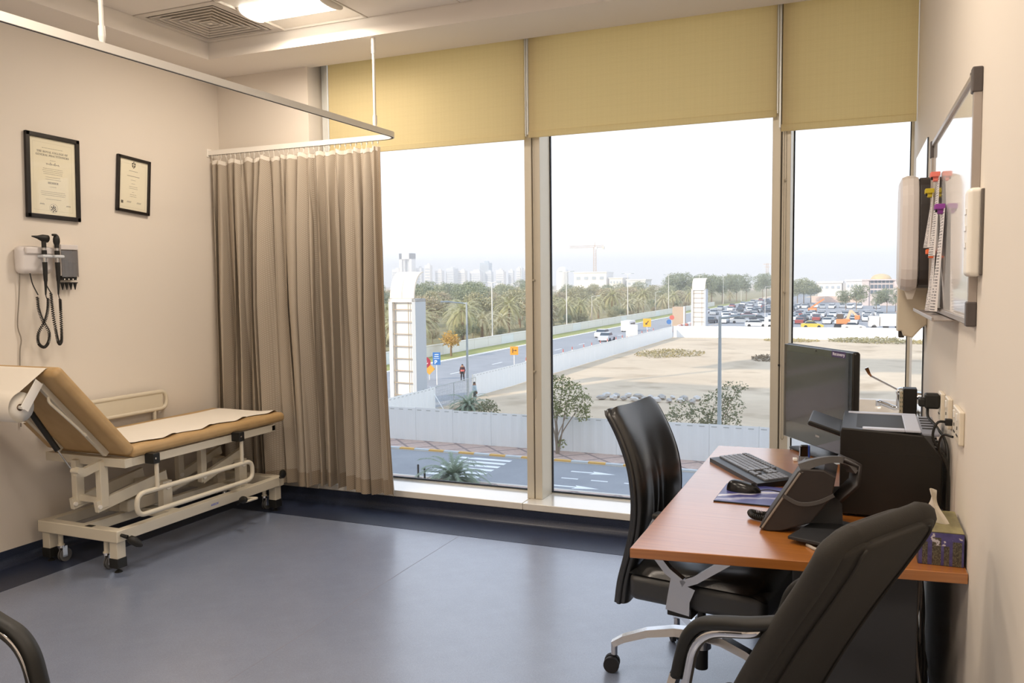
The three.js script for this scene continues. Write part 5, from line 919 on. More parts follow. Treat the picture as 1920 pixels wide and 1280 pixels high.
  const stx = canvasTex(256, 256, (g, w, h) => { g.fillStyle = '#b03a48'; g.fillRect(0, 0, w, h); g.fillStyle = '#f2ecec'; g.font = 'bold 82px sans-serif'; g.textAlign = 'center'; g.fillText('STOP', w / 2, 200); g.lineWidth = 14; g.strokeStyle = '#f2ecec'; g.beginPath(); g.arc(160, 82, 22, 0, 7); g.moveTo(138, 110); g.lineTo(90, 110); g.lineTo(78, 84); g.stroke(); });
  mesh('lettering', new THREE.PlaneGeometry(0.72, 0.72).translate(0, 1.95, 0.0125), mat('#ffffff', { map: stx, roughness: 0.5 }), st, { keepUV: true });
  const dm = onGround('warning_sign', 'yellow diamond warning board behind the stop sign', 'sign', -41.9, -75.2, 0.42); mesh('plate', bx(0.85, 0.85, 0.03).rotateZ(Math.PI / 4).translate(0.35, 1.15, 0), mat('#e6b04a', { roughness: 0.5 }), dm); mesh('post', cyl(V(0.35, 0, -0.05), V(0.35, 1.2, -0.05), 0.04), MX.white, dm);
  const rd = onGround('round_sign', 'round red and blue road signs left of the far pylon', 'sign', -37.6, -172, 0.2); mesh('post', cyl(V(0, 0, 0), V(0, 2.3, 0), 0.05), MX.white, rd); mesh('red_disc', cyl(V(0, 2.3, 0.03), V(0, 2.3, 0.06), 0.5, 0.5, 20), mat('#d06a5c', { roughness: 0.5 }), rd); mesh('blue_disc', cyl(V(-0.6, 1.4, 0.03), V(-0.6, 1.4, 0.06), 0.5, 0.5, 20), MX.blue, rd);
  // traffic cones and barriers along the hoarding
  const cone0 = onGround('traffic_cone', 'slim red and white road delineator along the main road', 'cone', -37.6, -92, 0, 'delineators along the main road');
  mesh('body', lathe([[0.11, 0.06], [0.08, 0.5], [0.05, 1.0], [0, 1.02]], 10), MX.red, cone0); mesh('band', cyl(V(0, 0.42, 0), V(0, 0.62, 0), 0.092, 0.078, 10), MX.white, cone0); mesh('foot', bx(0.4, 0.07, 0.4, 0, 0.035, 0), MX.tyre, cone0);
  for (let i = 1; i < 16; i++) dup(cone0, [-37.6 + 0.3 * hsh(i, 1, 1), GY, -92 - i * 4.2], 0);
  const bar0 = onGround('road_barrier', 'red and white plastic road barrier beside the hoarding', 'barrier', -36, -134, 0, 'plastic barriers beside the main road');
  mesh('body', rb(0.5, 0.9, 1.7, 0, 0.45, 0, 0.12, 2), mat('#cf7e6c', { roughness: 0.6 }), bar0);
  for (let i = 1; i < 26; i++) { const b = dup(bar0, [-36 + 1.2 * hsh(i, 2, 1), GY, -134 - i * 1.9], 0.1 * (hsh(i, 3, 1) - 0.5)); if (i % 2) { b.userData.label = 'white plastic road barrier beside the hoarding'; b.userData.group = 'white plastic barriers beside the main road'; b.children[0].material = MX.white; } }
  for (let i = 0; i < 22; i++) { const b = dup(bar0, [-27 + i * 1.9, GY, -163 - 2 * hsh(i, 5, 2)], Math.PI / 2, i % 2 ? 'red plastic barrier beyond the far hoarding' : 'white plastic barrier beyond the far hoarding', i % 2 ? 'red barriers beyond the far hoarding' : 'white barriers beyond the far hoarding'); if (i % 2 === 0) b.children[0].material = MX.white; }
  const pl = onGround('site_board', 'pale striped works board standing among the barriers', 'board', -37.0, -138, 0.3); mesh('panel', rb(2.0, 2.2, 0.06, 0, 1.5, 0, 0.02), mat('#d8ddda', { roughness: 0.6 }), pl); mesh('leg', bx(0.08, 0.6, 0.08, -0.8, 0.3, 0), MX.red, pl); mesh('leg', bx(0.08, 0.6, 0.08, 0.8, 0.3, 0), MX.red, pl);
  const cab = onGround('site_cabin', 'brown stone-clad cabin wall left of the far pylon', 'cabin', -38.2, -182, 0); mesh('cladding', bx(2.4, 4.2, 2.6, 0, 2.1, 0), mat('#c0aa94', { roughness: 0.9 }), cab); mesh('corner_post', bx(0.3, 4.3, 0.3, 1.35, 2.15, 1.25), MX.white, cab);
  // bollards
  [[-20.95, -36.6], [-20.3, -36.1]].forEach(([x, z], i) => { const b = thing('bollard', i ? 'dark bollard beside the small palm below the window' : 'dark bollard nearest the curtain below the window', 'bollard', [x, GY + 0.14, z]); mesh('shaft', cyl(V(0, 0, 0), V(0, 0.62, 0), 0.05), M.darkGrey, b); mesh('cap', ball(0.055, 0, 0.63, 0), M.darkGrey, b); });
}
// ---------------------------------------------------------------- concrete lumps, shrubs, trees, palms
const leafM = (c) => mat(c, { roughness: 0.9, transmission: 0.25, thickness: 0 });
function foliage(n, size, place, droop = 0.3) {      // many small bent leaves as one foliage
  const pos = new Float32Array(n * 18), nor = new Float32Array(n * 18); let k = 0;
  const a = V(), b = V(), c = V(), nn = V();
  for (let i = 0; i < n; i++) {
    const [x, y, z, s = 1] = place(i), l = size * s * rr(0.6, 1.3), w = l * 0.55, th = rnd() * 6.283, up = rr(-0.7, 0.9);
    a.set(Math.cos(th) * Math.cos(up), Math.sin(up) - droop * 0.4, Math.sin(th) * Math.cos(up)).normalize(); b.set(rr(-1, 1), rr(-1, 1), rr(-1, 1)).cross(a).normalize(); nn.copy(a).cross(b);
    const p = [[0, 0, 0], [0.5 * l, w / 2, 0.12 * w], [l, 0, -0.1 * l], [0.5 * l, -w / 2, 0.12 * w]].map(([u, v, h]) => [x + a.x * u + b.x * v + nn.x * h, y + a.y * u + b.y * v + nn.y * h, z + a.z * u + b.z * v + nn.z * h]);
    for (const q of [0, 1, 2, 0, 2, 3]) { pos.set(p[q], k); nor[k] = -nn.x; nor[k + 1] = -nn.y; nor[k + 2] = -nn.z; k += 3; }
  }
  const g = new THREE.BufferGeometry(); g.setAttribute('position', new THREE.BufferAttribute(pos, 3)); g.setAttribute('normal', new THREE.BufferAttribute(nor, 3)); return g;
}
const inBall = () => { let x, y, z; do { x = rr(-1, 1); y = rr(-1, 1); z = rr(-1, 1); } while (x * x + y * y + z * z > 1); return [x, y, z]; };
function clumps(list) { const w = list.map((c) => c[3] ** 2), tot = w.reduce((p, q) => p + q, 0); return () => { let r = rnd() * tot, i = 0; while (r > w[i] && i < w.length - 1) { r -= w[i]; i++; } const [x, y, z, s, sy = 0.8] = list[i], q = inBall(), l = Math.hypot(...q) || 1, k = (0.55 + 0.45 * rnd()) / l; return [x + q[0] * k * s, y + q[1] * k * s * sy, z + q[2] * k * s]; }; }
function bushyTree(name, label, group, H, Rw, n, leaf, color, at, trunkR = 0.16) {
  const t = onGround(name, label, 'tree', at[0], at[1], 0, group), cl = [];
  for (let i = 0; i < 9; i++) { const a = rnd() * 6.283, r = Rw * Math.sqrt(rnd()) * 0.62; cl.push([Math.cos(a) * r, H * rr(0.42, 0.8), Math.sin(a) * r, Rw * rr(0.34, 0.55)]); }
  cl.push([0, H * 0.78, 0, Rw * 0.5]);
  mesh('trunk', [cyl(V(0, 0, 0), V(0, H * 0.45, 0), trunkR, trunkR * 0.7, 7), ...cl.slice(0, 5).map(([x, y, z]) => cyl(V(0, H * 0.38, 0), V(x * 0.8, y, z * 0.8), trunkR * 0.5, trunkR * 0.2, 5))], MX.bark, t);
  mesh('foliage', foliage(n, leaf, clumps(cl)), leafM(color), t);
  return t;
}
function palmTree(label, group, H, L, nf, color, at, trunk = true, per = 3, wide = 0.028) {
  const t = onGround('date_palm', label, 'palm', at[0], at[1], rnd() * 6, group);
  if (trunk) mesh('trunk', lathe([[0.32, 0], [0.24, 0.4], [0.22, H * 0.5], [0.26, H * 0.9], [0.34, H], [0, H + 0.1]], 9), MX.bark, t);
  const P = [], tri = (a, b, c) => { for (const q of [a, b, c]) P.push(q.x, q.y, q.z); };
  for (let f = 0; f < nf; f++) {
    const az = f * 2.39996, lift = 1.25 - 1.75 * (f / nf) ** 0.8, len = L * rr(0.82, 1.08), pts = [];
    let p = V(0, H, 0), el = lift; const seg = 9;
    for (let i = 0; i <= seg; i++) { pts.push(p.clone()); p = p.clone().add(V(Math.cos(az) * Math.cos(el), Math.sin(el), Math.sin(az) * Math.cos(el)).multiplyScalar(len / seg)); el -= (0.13 + 0.08 * i / seg); }
    const side = V(-Math.sin(az), 0, Math.cos(az));
    for (let i = 0; i < seg; i++) {
      const a = pts[i], b = pts[i + 1]; tri(a.clone().addScaledVector(side, 0.035), b, a.clone().addScaledVector(side, -0.035));
      if (i > 0) for (let s = 0; s < per; s++) for (const sg of [-1, 1]) { const o = a.clone().lerp(b, s / per), dir = b.clone().sub(a).normalize(), tip = o.clone().addScaledVector(dir, len * 0.12).addScaledVector(side, sg * len * 0.125 * (1 - 0.5 * i / seg)).add(V(0, -len * 0.03 + len * 0.03 * rr(-0.5, 1), 0)); tri(o, tip, o.clone().addScaledVector(dir, len * wide)); }
    }
  }
  const g = new THREE.BufferGeometry(); g.setAttribute('position', new THREE.Float32BufferAttribute(P, 3)); g.computeVertexNormals();
  mesh('fronds', g, leafM(color), t);
  return t;
}
{
  seed = 4242;
  // lumps of broken concrete on the lot
  const lump = (i) => { const g = new THREE.DodecahedronGeometry(0.5, 0); g.scale(rr(0.9, 1.6), rr(0.6, 0.9), rr(0.7, 1.1)); g.rotateY(rnd() * 6); return join(g); };
  const L = [lump(), lump(), lump()], lm = [mat('#cfcac4', { roughness: 0.9 }), mat('#b3aea8', { roughness: 0.9 })];
  for (let i = 0; i < 18; i++) { const o = new THREE.Mesh(L[i % 3], lm[i % 2]); o.name = numbered('concrete_lump'); o.castShadow = o.receiveShadow = true; scene.add(o); o.position.set(-20.6 + (i % 9) * 0.95 + rr(-0.1, 0.1), GY + 0.28, -68.6 + Math.floor(i / 9) * 1.7 + rr(-0.3, 0.3)); o.rotation.y = rnd() * 6; o.scale.setScalar(rr(0.5, 0.85)); tag(o, 'pale lump of broken concrete on the sandy lot behind the swivel chair', 'rubble', 'lumps of concrete on the sandy lot'); }
  // near trees and shrubs
  { const t = onGround('young_tree', 'slender leafy tree in front of the near hoarding, right of the wide mullion', 'tree', -16.4, -44.6), top = [V(-0.5, 5.0, 0.1), V(0.35, 4.6, -0.2), V(1.1, 4.2, 0.2), V(1.7, 3.4, 0), V(-0.7, 3.9, 0.4), V(0.9, 2.9, 0.3), V(-0.2, 3.2, -0.3)];
    mesh('trunk', top.map((q, i) => sweep(new THREE.CatmullRomCurve3([V(0.05 * (i % 3), 0, 0), V(q.x * 0.25 + (i % 2 ? -0.15 : 0.1), q.y * 0.35, q.z * 0.3), V(q.x * 0.6, q.y * 0.7, q.z), q]).getPoints(10), [...Array(6)].map((_, k) => [Math.cos(k / 6 * 6.283) * 0.05, Math.sin(k / 6 * 6.283) * 0.05]), false, true, V(1, 0, 0), (k) => 1.1 - 0.85 * k)), mat('#9c8f80', { roughness: 0.9 }), t);
    mesh('foliage', foliage(1700, 0.17, clumps([[-0.6, 4.5, 0, 0.55], [0.3, 4.2, 0, 0.7], [1.0, 3.8, 0.1, 0.75], [1.6, 3.2, 0, 0.65], [0.6, 2.9, 0.2, 0.8], [-0.5, 3.4, 0.2, 0.75], [-0.2, 2.6, 0, 0.6], [1.6, 2.5, 0, 0.5], [0.35, 0.75, 0.2, 0.3]])), leafM('#8c9062'), t); }
  { const t = onGround('lot_shrub', 'broad sparse shrub behind the near hoarding, left of the right mullion', 'shrub', -9.3, -53.2), c = [[-1.6, 1.7, 0, 0.9], [-0.6, 1.3, 0.2, 0.9], [0.4, 2.2, 0, 1.0], [1.3, 3.0, 0, 0.85], [1.6, 2.1, 0.1, 0.8], [0.6, 1.2, 0.2, 0.9], [-2.3, 1.1, 0, 0.6], [1.5, 1.0, 0, 0.7], [0.0, 0.7, 0, 0.8], [2.0, 3.3, 0, 0.45]];
    mesh('stems', c.map(([x, y, z]) => cyl(V(x * 0.15, 0, z), V(x * 0.9, y, z), 0.035, 0.012, 5)), MX.bark, t); mesh('foliage', foliage(1700, 0.19, clumps(c)), leafM('#86886a'), t); }
  const shrub = (label, x, z, h, r, n, col) => { const t = onGround('lot_shrub', label, 'shrub', x, z); mesh('stems', [0, 1, 2, 3].map((i) => cyl(V(0, 0, 0), V(Math.cos(i * 1.7) * r * 0.6, h * 0.7, Math.sin(i * 1.7) * r * 0.6), 0.02, 0.008, 5)), MX.bark, t); mesh('foliage', foliage(n, 0.16, clumps([[0, h * 0.5, 0, r], [r * 0.3, h * 0.75, 0, r * 0.6], [-r * 0.4, h * 0.6, 0, r * 0.6]])), leafM(col), t); };
  shrub('small grey-green shrub in the lot above the near hoarding', -25.4, -54.6, 1.5, 0.85, 700, '#8a8c6c');
  shrub('low shrub in the lot beside the wide mullion', -20.9, -53.0, 0.9, 0.6, 350, '#83845f');
  const scrub = (label, x, z, w, d, h, n, col) => { const t = onGround('scrub_patch', label, 'scrub', x, z); t.position.y += 0.12; mesh('foliage', foliage(n, 0.34, () => { const a = rnd() * 6.283, r = Math.sqrt(rnd()); return [Math.cos(a) * r * w, rnd() * h * (1 - r * 0.6), Math.sin(a) * r * d]; }), leafM(col), t); mesh('stems', [0, 1, 2, 3, 4].map((i) => cyl(V(w * (i - 2) * 0.3, 0, 0), V(w * (i - 2) * 0.34, h, d * 0.2 * Math.sin(i * 2)), 0.02, 0.01, 4)), MX.bark, t); };
  scrub('long olive scrub patch on the sand near the middle hoarding', -24.5, -111, 4.5, 6, 0.5, 900, '#a59a72');
  scrub('dry scrub at the foot of the far hoarding in the right pane', 0.5, -140, 6.5, 3.2, 0.9, 1500, '#a09a74');
  scrub('low yellowish scrub in front of the far hoarding beside the right mullion', -11.5, -139.5, 4.2, 2.6, 0.5, 700, '#b5a878');
  scrub('small scrub tuft on the sand left of the right mullion', -11.5, -106, 1.8, 2.5, 0.7, 400, '#8f7f66');
  const pg = palmTree('small young palm in front of the road below the window', undefined, 0.3, 2.1, 70, '#93a08a', [-18.7, -36.1], false, 5, 0.03); pg.position.y = GY + 0.14;
  const pg2 = palmTree('young palm beside the lot entrance gate', undefined, 0.3, 2.0, 64, '#97a48c', [-28.9, -58.6], false, 5, 0.03);
  // palms along the park wall
  const pals = ['#bdb98c', '#b4b080', '#c6be98'], protos = [0, 1, 2].map((i) => palmTree(['date palm with arching fronds along the park wall', 'pale date palm along the park wall', 'olive date palm along the park wall'][i], ['arching date palms', 'pale date palms', 'olive date palms'][i], [4.6, 5.6, 3.8][i], [4.0, 3.8, 3.9][i], 50, pals[i], [[-60, -106], [-58, -116], [-57.5, -98]][i]));
  const spots = [[-59.5, -90], [-64, -112], [-60, -126], [-66, -128], [-59.5, -139], [-62, -140], [-59.5, -170], [-59.5, -179], [-60, -190], [-66, -176], [-60, -208], [-61, -221], [-66, -214], [-61, -240], [-60, -260], [-67, -248], [-63, -284], [-62, -313], [-59.5, -330], [-59.5, -352], [-70, -160], [-72, -145], [-59, -300], [-59, -228], [-59.5, -276], [-59.5, -375], [-60, -398], [-78, -122], [-75, -108], [-68, -98], [-86, -134], [-82, -118], [-59.5, -152], [-63, -104], [-72, -118], [-59, -134], [-69, -138]];
  spots.forEach(([x, z], i) => { const o = dup(protos[i % 3], [x + rr(-0.8, 0.8), GY, z + rr(-1, 1)], rnd() * 6, undefined, undefined, rr(0.8, 1.12)); });
  // broad-leaved trees of the park
  const tp = [['#a3a684', 9.5, 4.6], ['#b0ab86', 8.5, 4.4], ['#959c7c', 11, 5.0], ['#b8ac8c', 7.5, 4.2]].map(([c, H, r], i) => bushyTree('park_tree', ['green park tree across the main road', 'dusty olive park tree across the main road', 'tall dark park tree across the main road', 'brownish park tree across the main road'][i], ['green park trees', 'olive park trees', 'tall dark park trees', 'brownish park trees'][i], H, r, 2600, 0.5, c, [[-100, -150], [-90, -165], [-110, -190], [-84, -150]][i]));
  const hump = [[-62, -345], [-67, -352], [-57, -358], [-73, -362], [-79, -374], [-64, -372], [-54, -378], [-52, -395], [-84, -386], [-70, -388], [-61, -404], [-46, -420], [-50, -440]];
  const used2 = []; let tries = 0;
  while (used2.length < 115 && tries++ < 6000) {
    const z = -92 - 300 * rnd() ** 0.9, x = -62 - rnd() * (Math.abs(z) * 0.63 - 62 + 6); if (x > -62 || Math.abs(z) * 0.63 + 8 < -x) continue; if (used2.some(([a, b]) => Math.hypot(a - x, b - z) < 7.6)) continue; if (spots.some(([a, b]) => Math.hypot(a - x, b - z) < 6)) continue; if (hump.some(([a, b]) => Math.hypot(a - x, b - z) < 9)) continue; used2.push([x, z]);
    dup(tp[Math.floor(rnd() * 4)], [x, GY, z], rnd() * 6, undefined, undefined, (z > -150 ? rr(0.5, 0.75) : rr(0.8, 1.08)));
  }
  hump.forEach(([x, z]) => dup(tp[2], [x, GY, z], rnd() * 6, 'tall tree in the dark grove beyond the far pylon', 'tall trees of the grove', rr(1.05, 1.3)));
  [[-26, -345], [-29, -352], [-22, -360], [-24, -350], [-31, -375]].forEach(([x, z], i) => dup(tp[0], [x, GY, z], rnd() * 6, 'leafy tree at the left end of the parked cars in the right pane', 'trees at the left of the right pane', rr(0.9, 1.15)));
  [[-3.6, -268, 0.78], [-6.6, -272, 0.62], [1.8, -262, 0.6], [4.6, -262, 0.68], [7, -268, 0.7]].forEach(([x, z, s], i) => dup(tp[2], [x, GY, z], rnd() * 6, i < 2 ? 'dark green tree among the cars left of the domed building' : 'dark green tree in front of the domed building', i < 2 ? 'trees left of the domed building' : 'trees in front of the domed building', s));
  for (let i = 0; i < 64; i++) { const z = -86 - i * 3.6 - rr(0, 3), x = -57 - rr(0, 18); dup(tp[(i * 7) % 4], [x, GY, z], rnd() * 6, 'low bush in the undergrowth below the palms', 'undergrowth below the palms', rr(0.24, 0.42)); }
  const yt = bushyTree('yellow_tree', 'small yellow-leaved tree beside the park wall', undefined, 3.6, 1.9, 900, 0.3, '#c9a44e', [-51.8, -100]);
}
// ---------------------------------------------------------------- the building we are in: it shades the near road and part of the lot
{
  const b = mat('#d8d0c2', { roughness: 0.85 });
  struct(mesh('building_mass', [span(-60, XL - 0.2, GY, GY + 38.5, ZG - 0.02, 22), span(1.0, 26, GY, GY + 38.5, ZG - 0.02, 22), span(XL - 0.2, 1.0, GY, -0.26, ZG - 0.02, 22), span(XL - 0.2, 1.0, 3.4, GY + 38.5, ZG - 0.02, 22)], b));
  struct(mesh('roof_screen', [span(-64, 10, GY + 47, GY + 55, ZG + 0.2, ZG + 0.6), ...[-60, -45, -30, -15, 0].map((x) => span(x, x + 0.6, GY + 38.5, GY + 47, ZG + 0.2, ZG + 0.6))], b));
}
// ---------------------------------------------------------------- vehicles
{
  seed = 555;
  const bodyGeo = (L, H, h0, van) => { const s = van ? [[-L / 2, 0.3], [L / 2, 0.3], [L / 2, 0.75], [L / 2 - 0.35, h0], [L / 2 - 0.9, H], [-L / 2 + 0.1, H], [-L / 2, h0]] : [[-L / 2, 0.3], [L / 2, 0.3], [L / 2, 0.62], [L / 2 - 1.0, h0], [-L / 2 + 0.55, h0 + 0.04], [-L / 2, 0.85]]; return ext(s, 1.66, 0.05).translate(0, 0, -0.83); };
  const cabin = (L, H, h0) => ext([[-L / 2 + 0.5, h0 - 0.02], [L / 2 - 1.1, h0 - 0.02], [L / 2 - 1.85, H - 0.06], [-L / 2 + 1.15, H - 0.06]], 1.5, 0.02).translate(0, 0, -0.75);
  const makeCar = (label, group, color, kind, at, turn) => {
    const van = kind === 'van', L = kind === 'small' ? 4.2 : van ? 5.2 : 4.7, H = van ? 2.1 : 1.48, h0 = van ? 1.15 : 0.92, t = onGround(van ? 'van' : 'car', label, van ? 'van' : 'car', at[0], at[1], turn, group);
    mesh('body', bodyGeo(L, H, h0, van), mat(color, { roughness: 0.3 }), t);
    mesh('windows', van ? [span(L / 2 - 0.95, L / 2 - 0.33, h0 + 0.05, H - 0.3, -0.8, 0.8), span(-L / 2 + 0.8, L / 2 - 1.1, h0 + 0.1, H - 0.35, -0.9, 0.9)] : cabin(L, H, h0), MX.glass, t);
    if (!van) mesh('roof', span(-L / 2 + 1.15, L / 2 - 1.85, H - 0.07, H, -0.72, 0.72, 0.03), t.children[0].material, t);
    for (const x of [-L * 0.3, L * 0.3]) for (const z of [-0.86, 0.86]) mesh('wheel', cyl(V(x, 0.32, z - 0.1), V(x, 0.32, z + 0.1), 0.32, 0.32, 12), MX.tyre, t);
    return t;
  };
  const a90 = Math.PI / 2;
  makeCar('white car on the main road beside the park wall', undefined, '#e9e9e6', 'car', [-43.6, -143], a90);
  makeCar('silver hatchback on the main road behind the hoarding', undefined, '#c9ccd0', 'small', [-40.2, -134], a90);
  makeCar('white pickup on the main road left of the orange arrow sign', undefined, '#ecebe8', 'van', [-43.8, -161], a90);
  const white = makeCar('white car in the crowded parking area', 'white parked cars', '#e4e5e6', 'car', [-21, -186], 0.15);
  const silver = makeCar('silver car in the crowded parking area', 'silver parked cars', '#aeb4ba', 'car', [-27, -196], 0.1);
  const dark = makeCar('dark car in the crowded parking area', 'dark parked cars', '#474c55', 'car', [-24, -206], 0.0);
  const red = makeCar('red car in the crowded parking area', 'red parked cars', '#9c4a44', 'small', [-29, -226], 0.2);
  makeCar('white van at the far hoarding just left of the right mullion', undefined, '#efeeea', 'van', [-17.4, -180], 0.1);
  makeCar('large white car parked in front of the white van', undefined, '#eef0f0', 'car', [-21.8, -181.5], 0.05);
  const near = [white, silver, white, dark, white, silver, white, dark, red];
  for (let r = 0; r < 15; r++) for (let c = 0; c < 14; c++) {
    const z = -196 - r * 11 - (r % 2) * 3, x = -33.5 + c * 2.75 + rr(-0.3, 0.3); if (x > 4.5 || rnd() < 0.24) continue; if (x > -20 && z < -252 && z > -290) continue; if (z < -318) continue; if (Math.abs(x + 30.5) < 1.6 && Math.abs(z + 300) < 4) continue; if (Math.abs(x + 26.5) < 1.6) continue;
    const o = dup(near[Math.floor(rnd() * near.length)], [x, GY + 0.025, z + rr(-0.6, 0.6)], a90 + rr(-0.08, 0.08));
  }
  for (let i = 0; i < 18; i++) dup(near[i % near.length], [-36.5 - (i % 3) * 4.2, GY + 0.02, -232 - i * 9 - rr(0, 5)], a90);
  // site machines
  const o = mat('#e08a52', { roughness: 0.6 }), ex = onGround('excavator', 'orange excavator with a raised arm behind the far hoarding', 'excavator', -4.9, -180, 0);
  mesh('tracks', [rb(3.2, 0.8, 0.6, 0, 0.4, 0.9, 0.3, 2), rb(3.2, 0.8, 0.6, 0, 0.4, -0.9, 0.3, 2)], MX.tyre, ex); mesh('house', [rb(2.6, 1.0, 2.2, 0.1, 1.4, 0, 0.12, 2)], o, ex); mesh('cab', rb(1.2, 1.4, 1.1, -0.5, 2.2, 0.5, 0.12, 2), mat('#5a4d42', { roughness: 0.4 }), ex); mesh('boom', [bar(V(0.8, 1.7, 0), V(1.5, 3.6, 0), 0.35, 0.5), bar(V(1.5, 3.6, 0), V(2.5, 2.6, 0), 0.3, 0.4)], mat('#eec1a0', { roughness: 0.6 }), ex); mesh('bucket', rb(1.0, 0.9, 1.0, 2.7, 2.2, 0, 0.15, 2), o, ex);
  const ex2 = onGround('boom_lift', 'orange boom lift among the parked cars', 'machine', -15.5, -262, 0); mesh('chassis', rb(2.4, 1, 1.6, 0, 0.9, 0, 0.1, 2), o, ex2); mesh('wheel', [-0.8, 0.8].flatMap((x) => [-0.8, 0.8].map((z) => cyl(V(x, 0.4, z - 0.15), V(x, 0.4, z + 0.15), 0.4))), MX.tyre, ex2); mesh('boom', bar(V(-0.5, 1.4, 0), V(3.2, 4.0, 0), 0.4, 0.45), o, ex2);
  const tr = onGround('truck', 'white truck behind the far hoarding under the domed building', 'truck', 2.6, -179, 0.1); mesh('cab', [rb(1.9, 2.1, 2.1, -1.8, 1.5, 0, 0.15, 2)], MX.white, tr); mesh('windscreen', span(-2.78, -2.6, 1.6, 2.3, -0.9, 0.9), MX.glass, tr); mesh('bed', rb(4.2, 2.3, 2.2, 1.4, 1.75, 0, 0.08, 2), MX.white, tr); for (const x of [-1.8, 0.4, 2.6]) mesh('wheel', cyl(V(x, 0.45, -1.05), V(x, 0.45, 1.05), 0.45, 0.45, 12), MX.tyre, tr);
  makeCar('yellow vehicle beside the right mullion behind the far hoarding', undefined, '#d9c24a', 'small', [-10.6, -179], 0.1);
  makeCar('white pickup left of the white truck', undefined, '#efeae6', 'small', [-2.8, -175], 0.1);
}
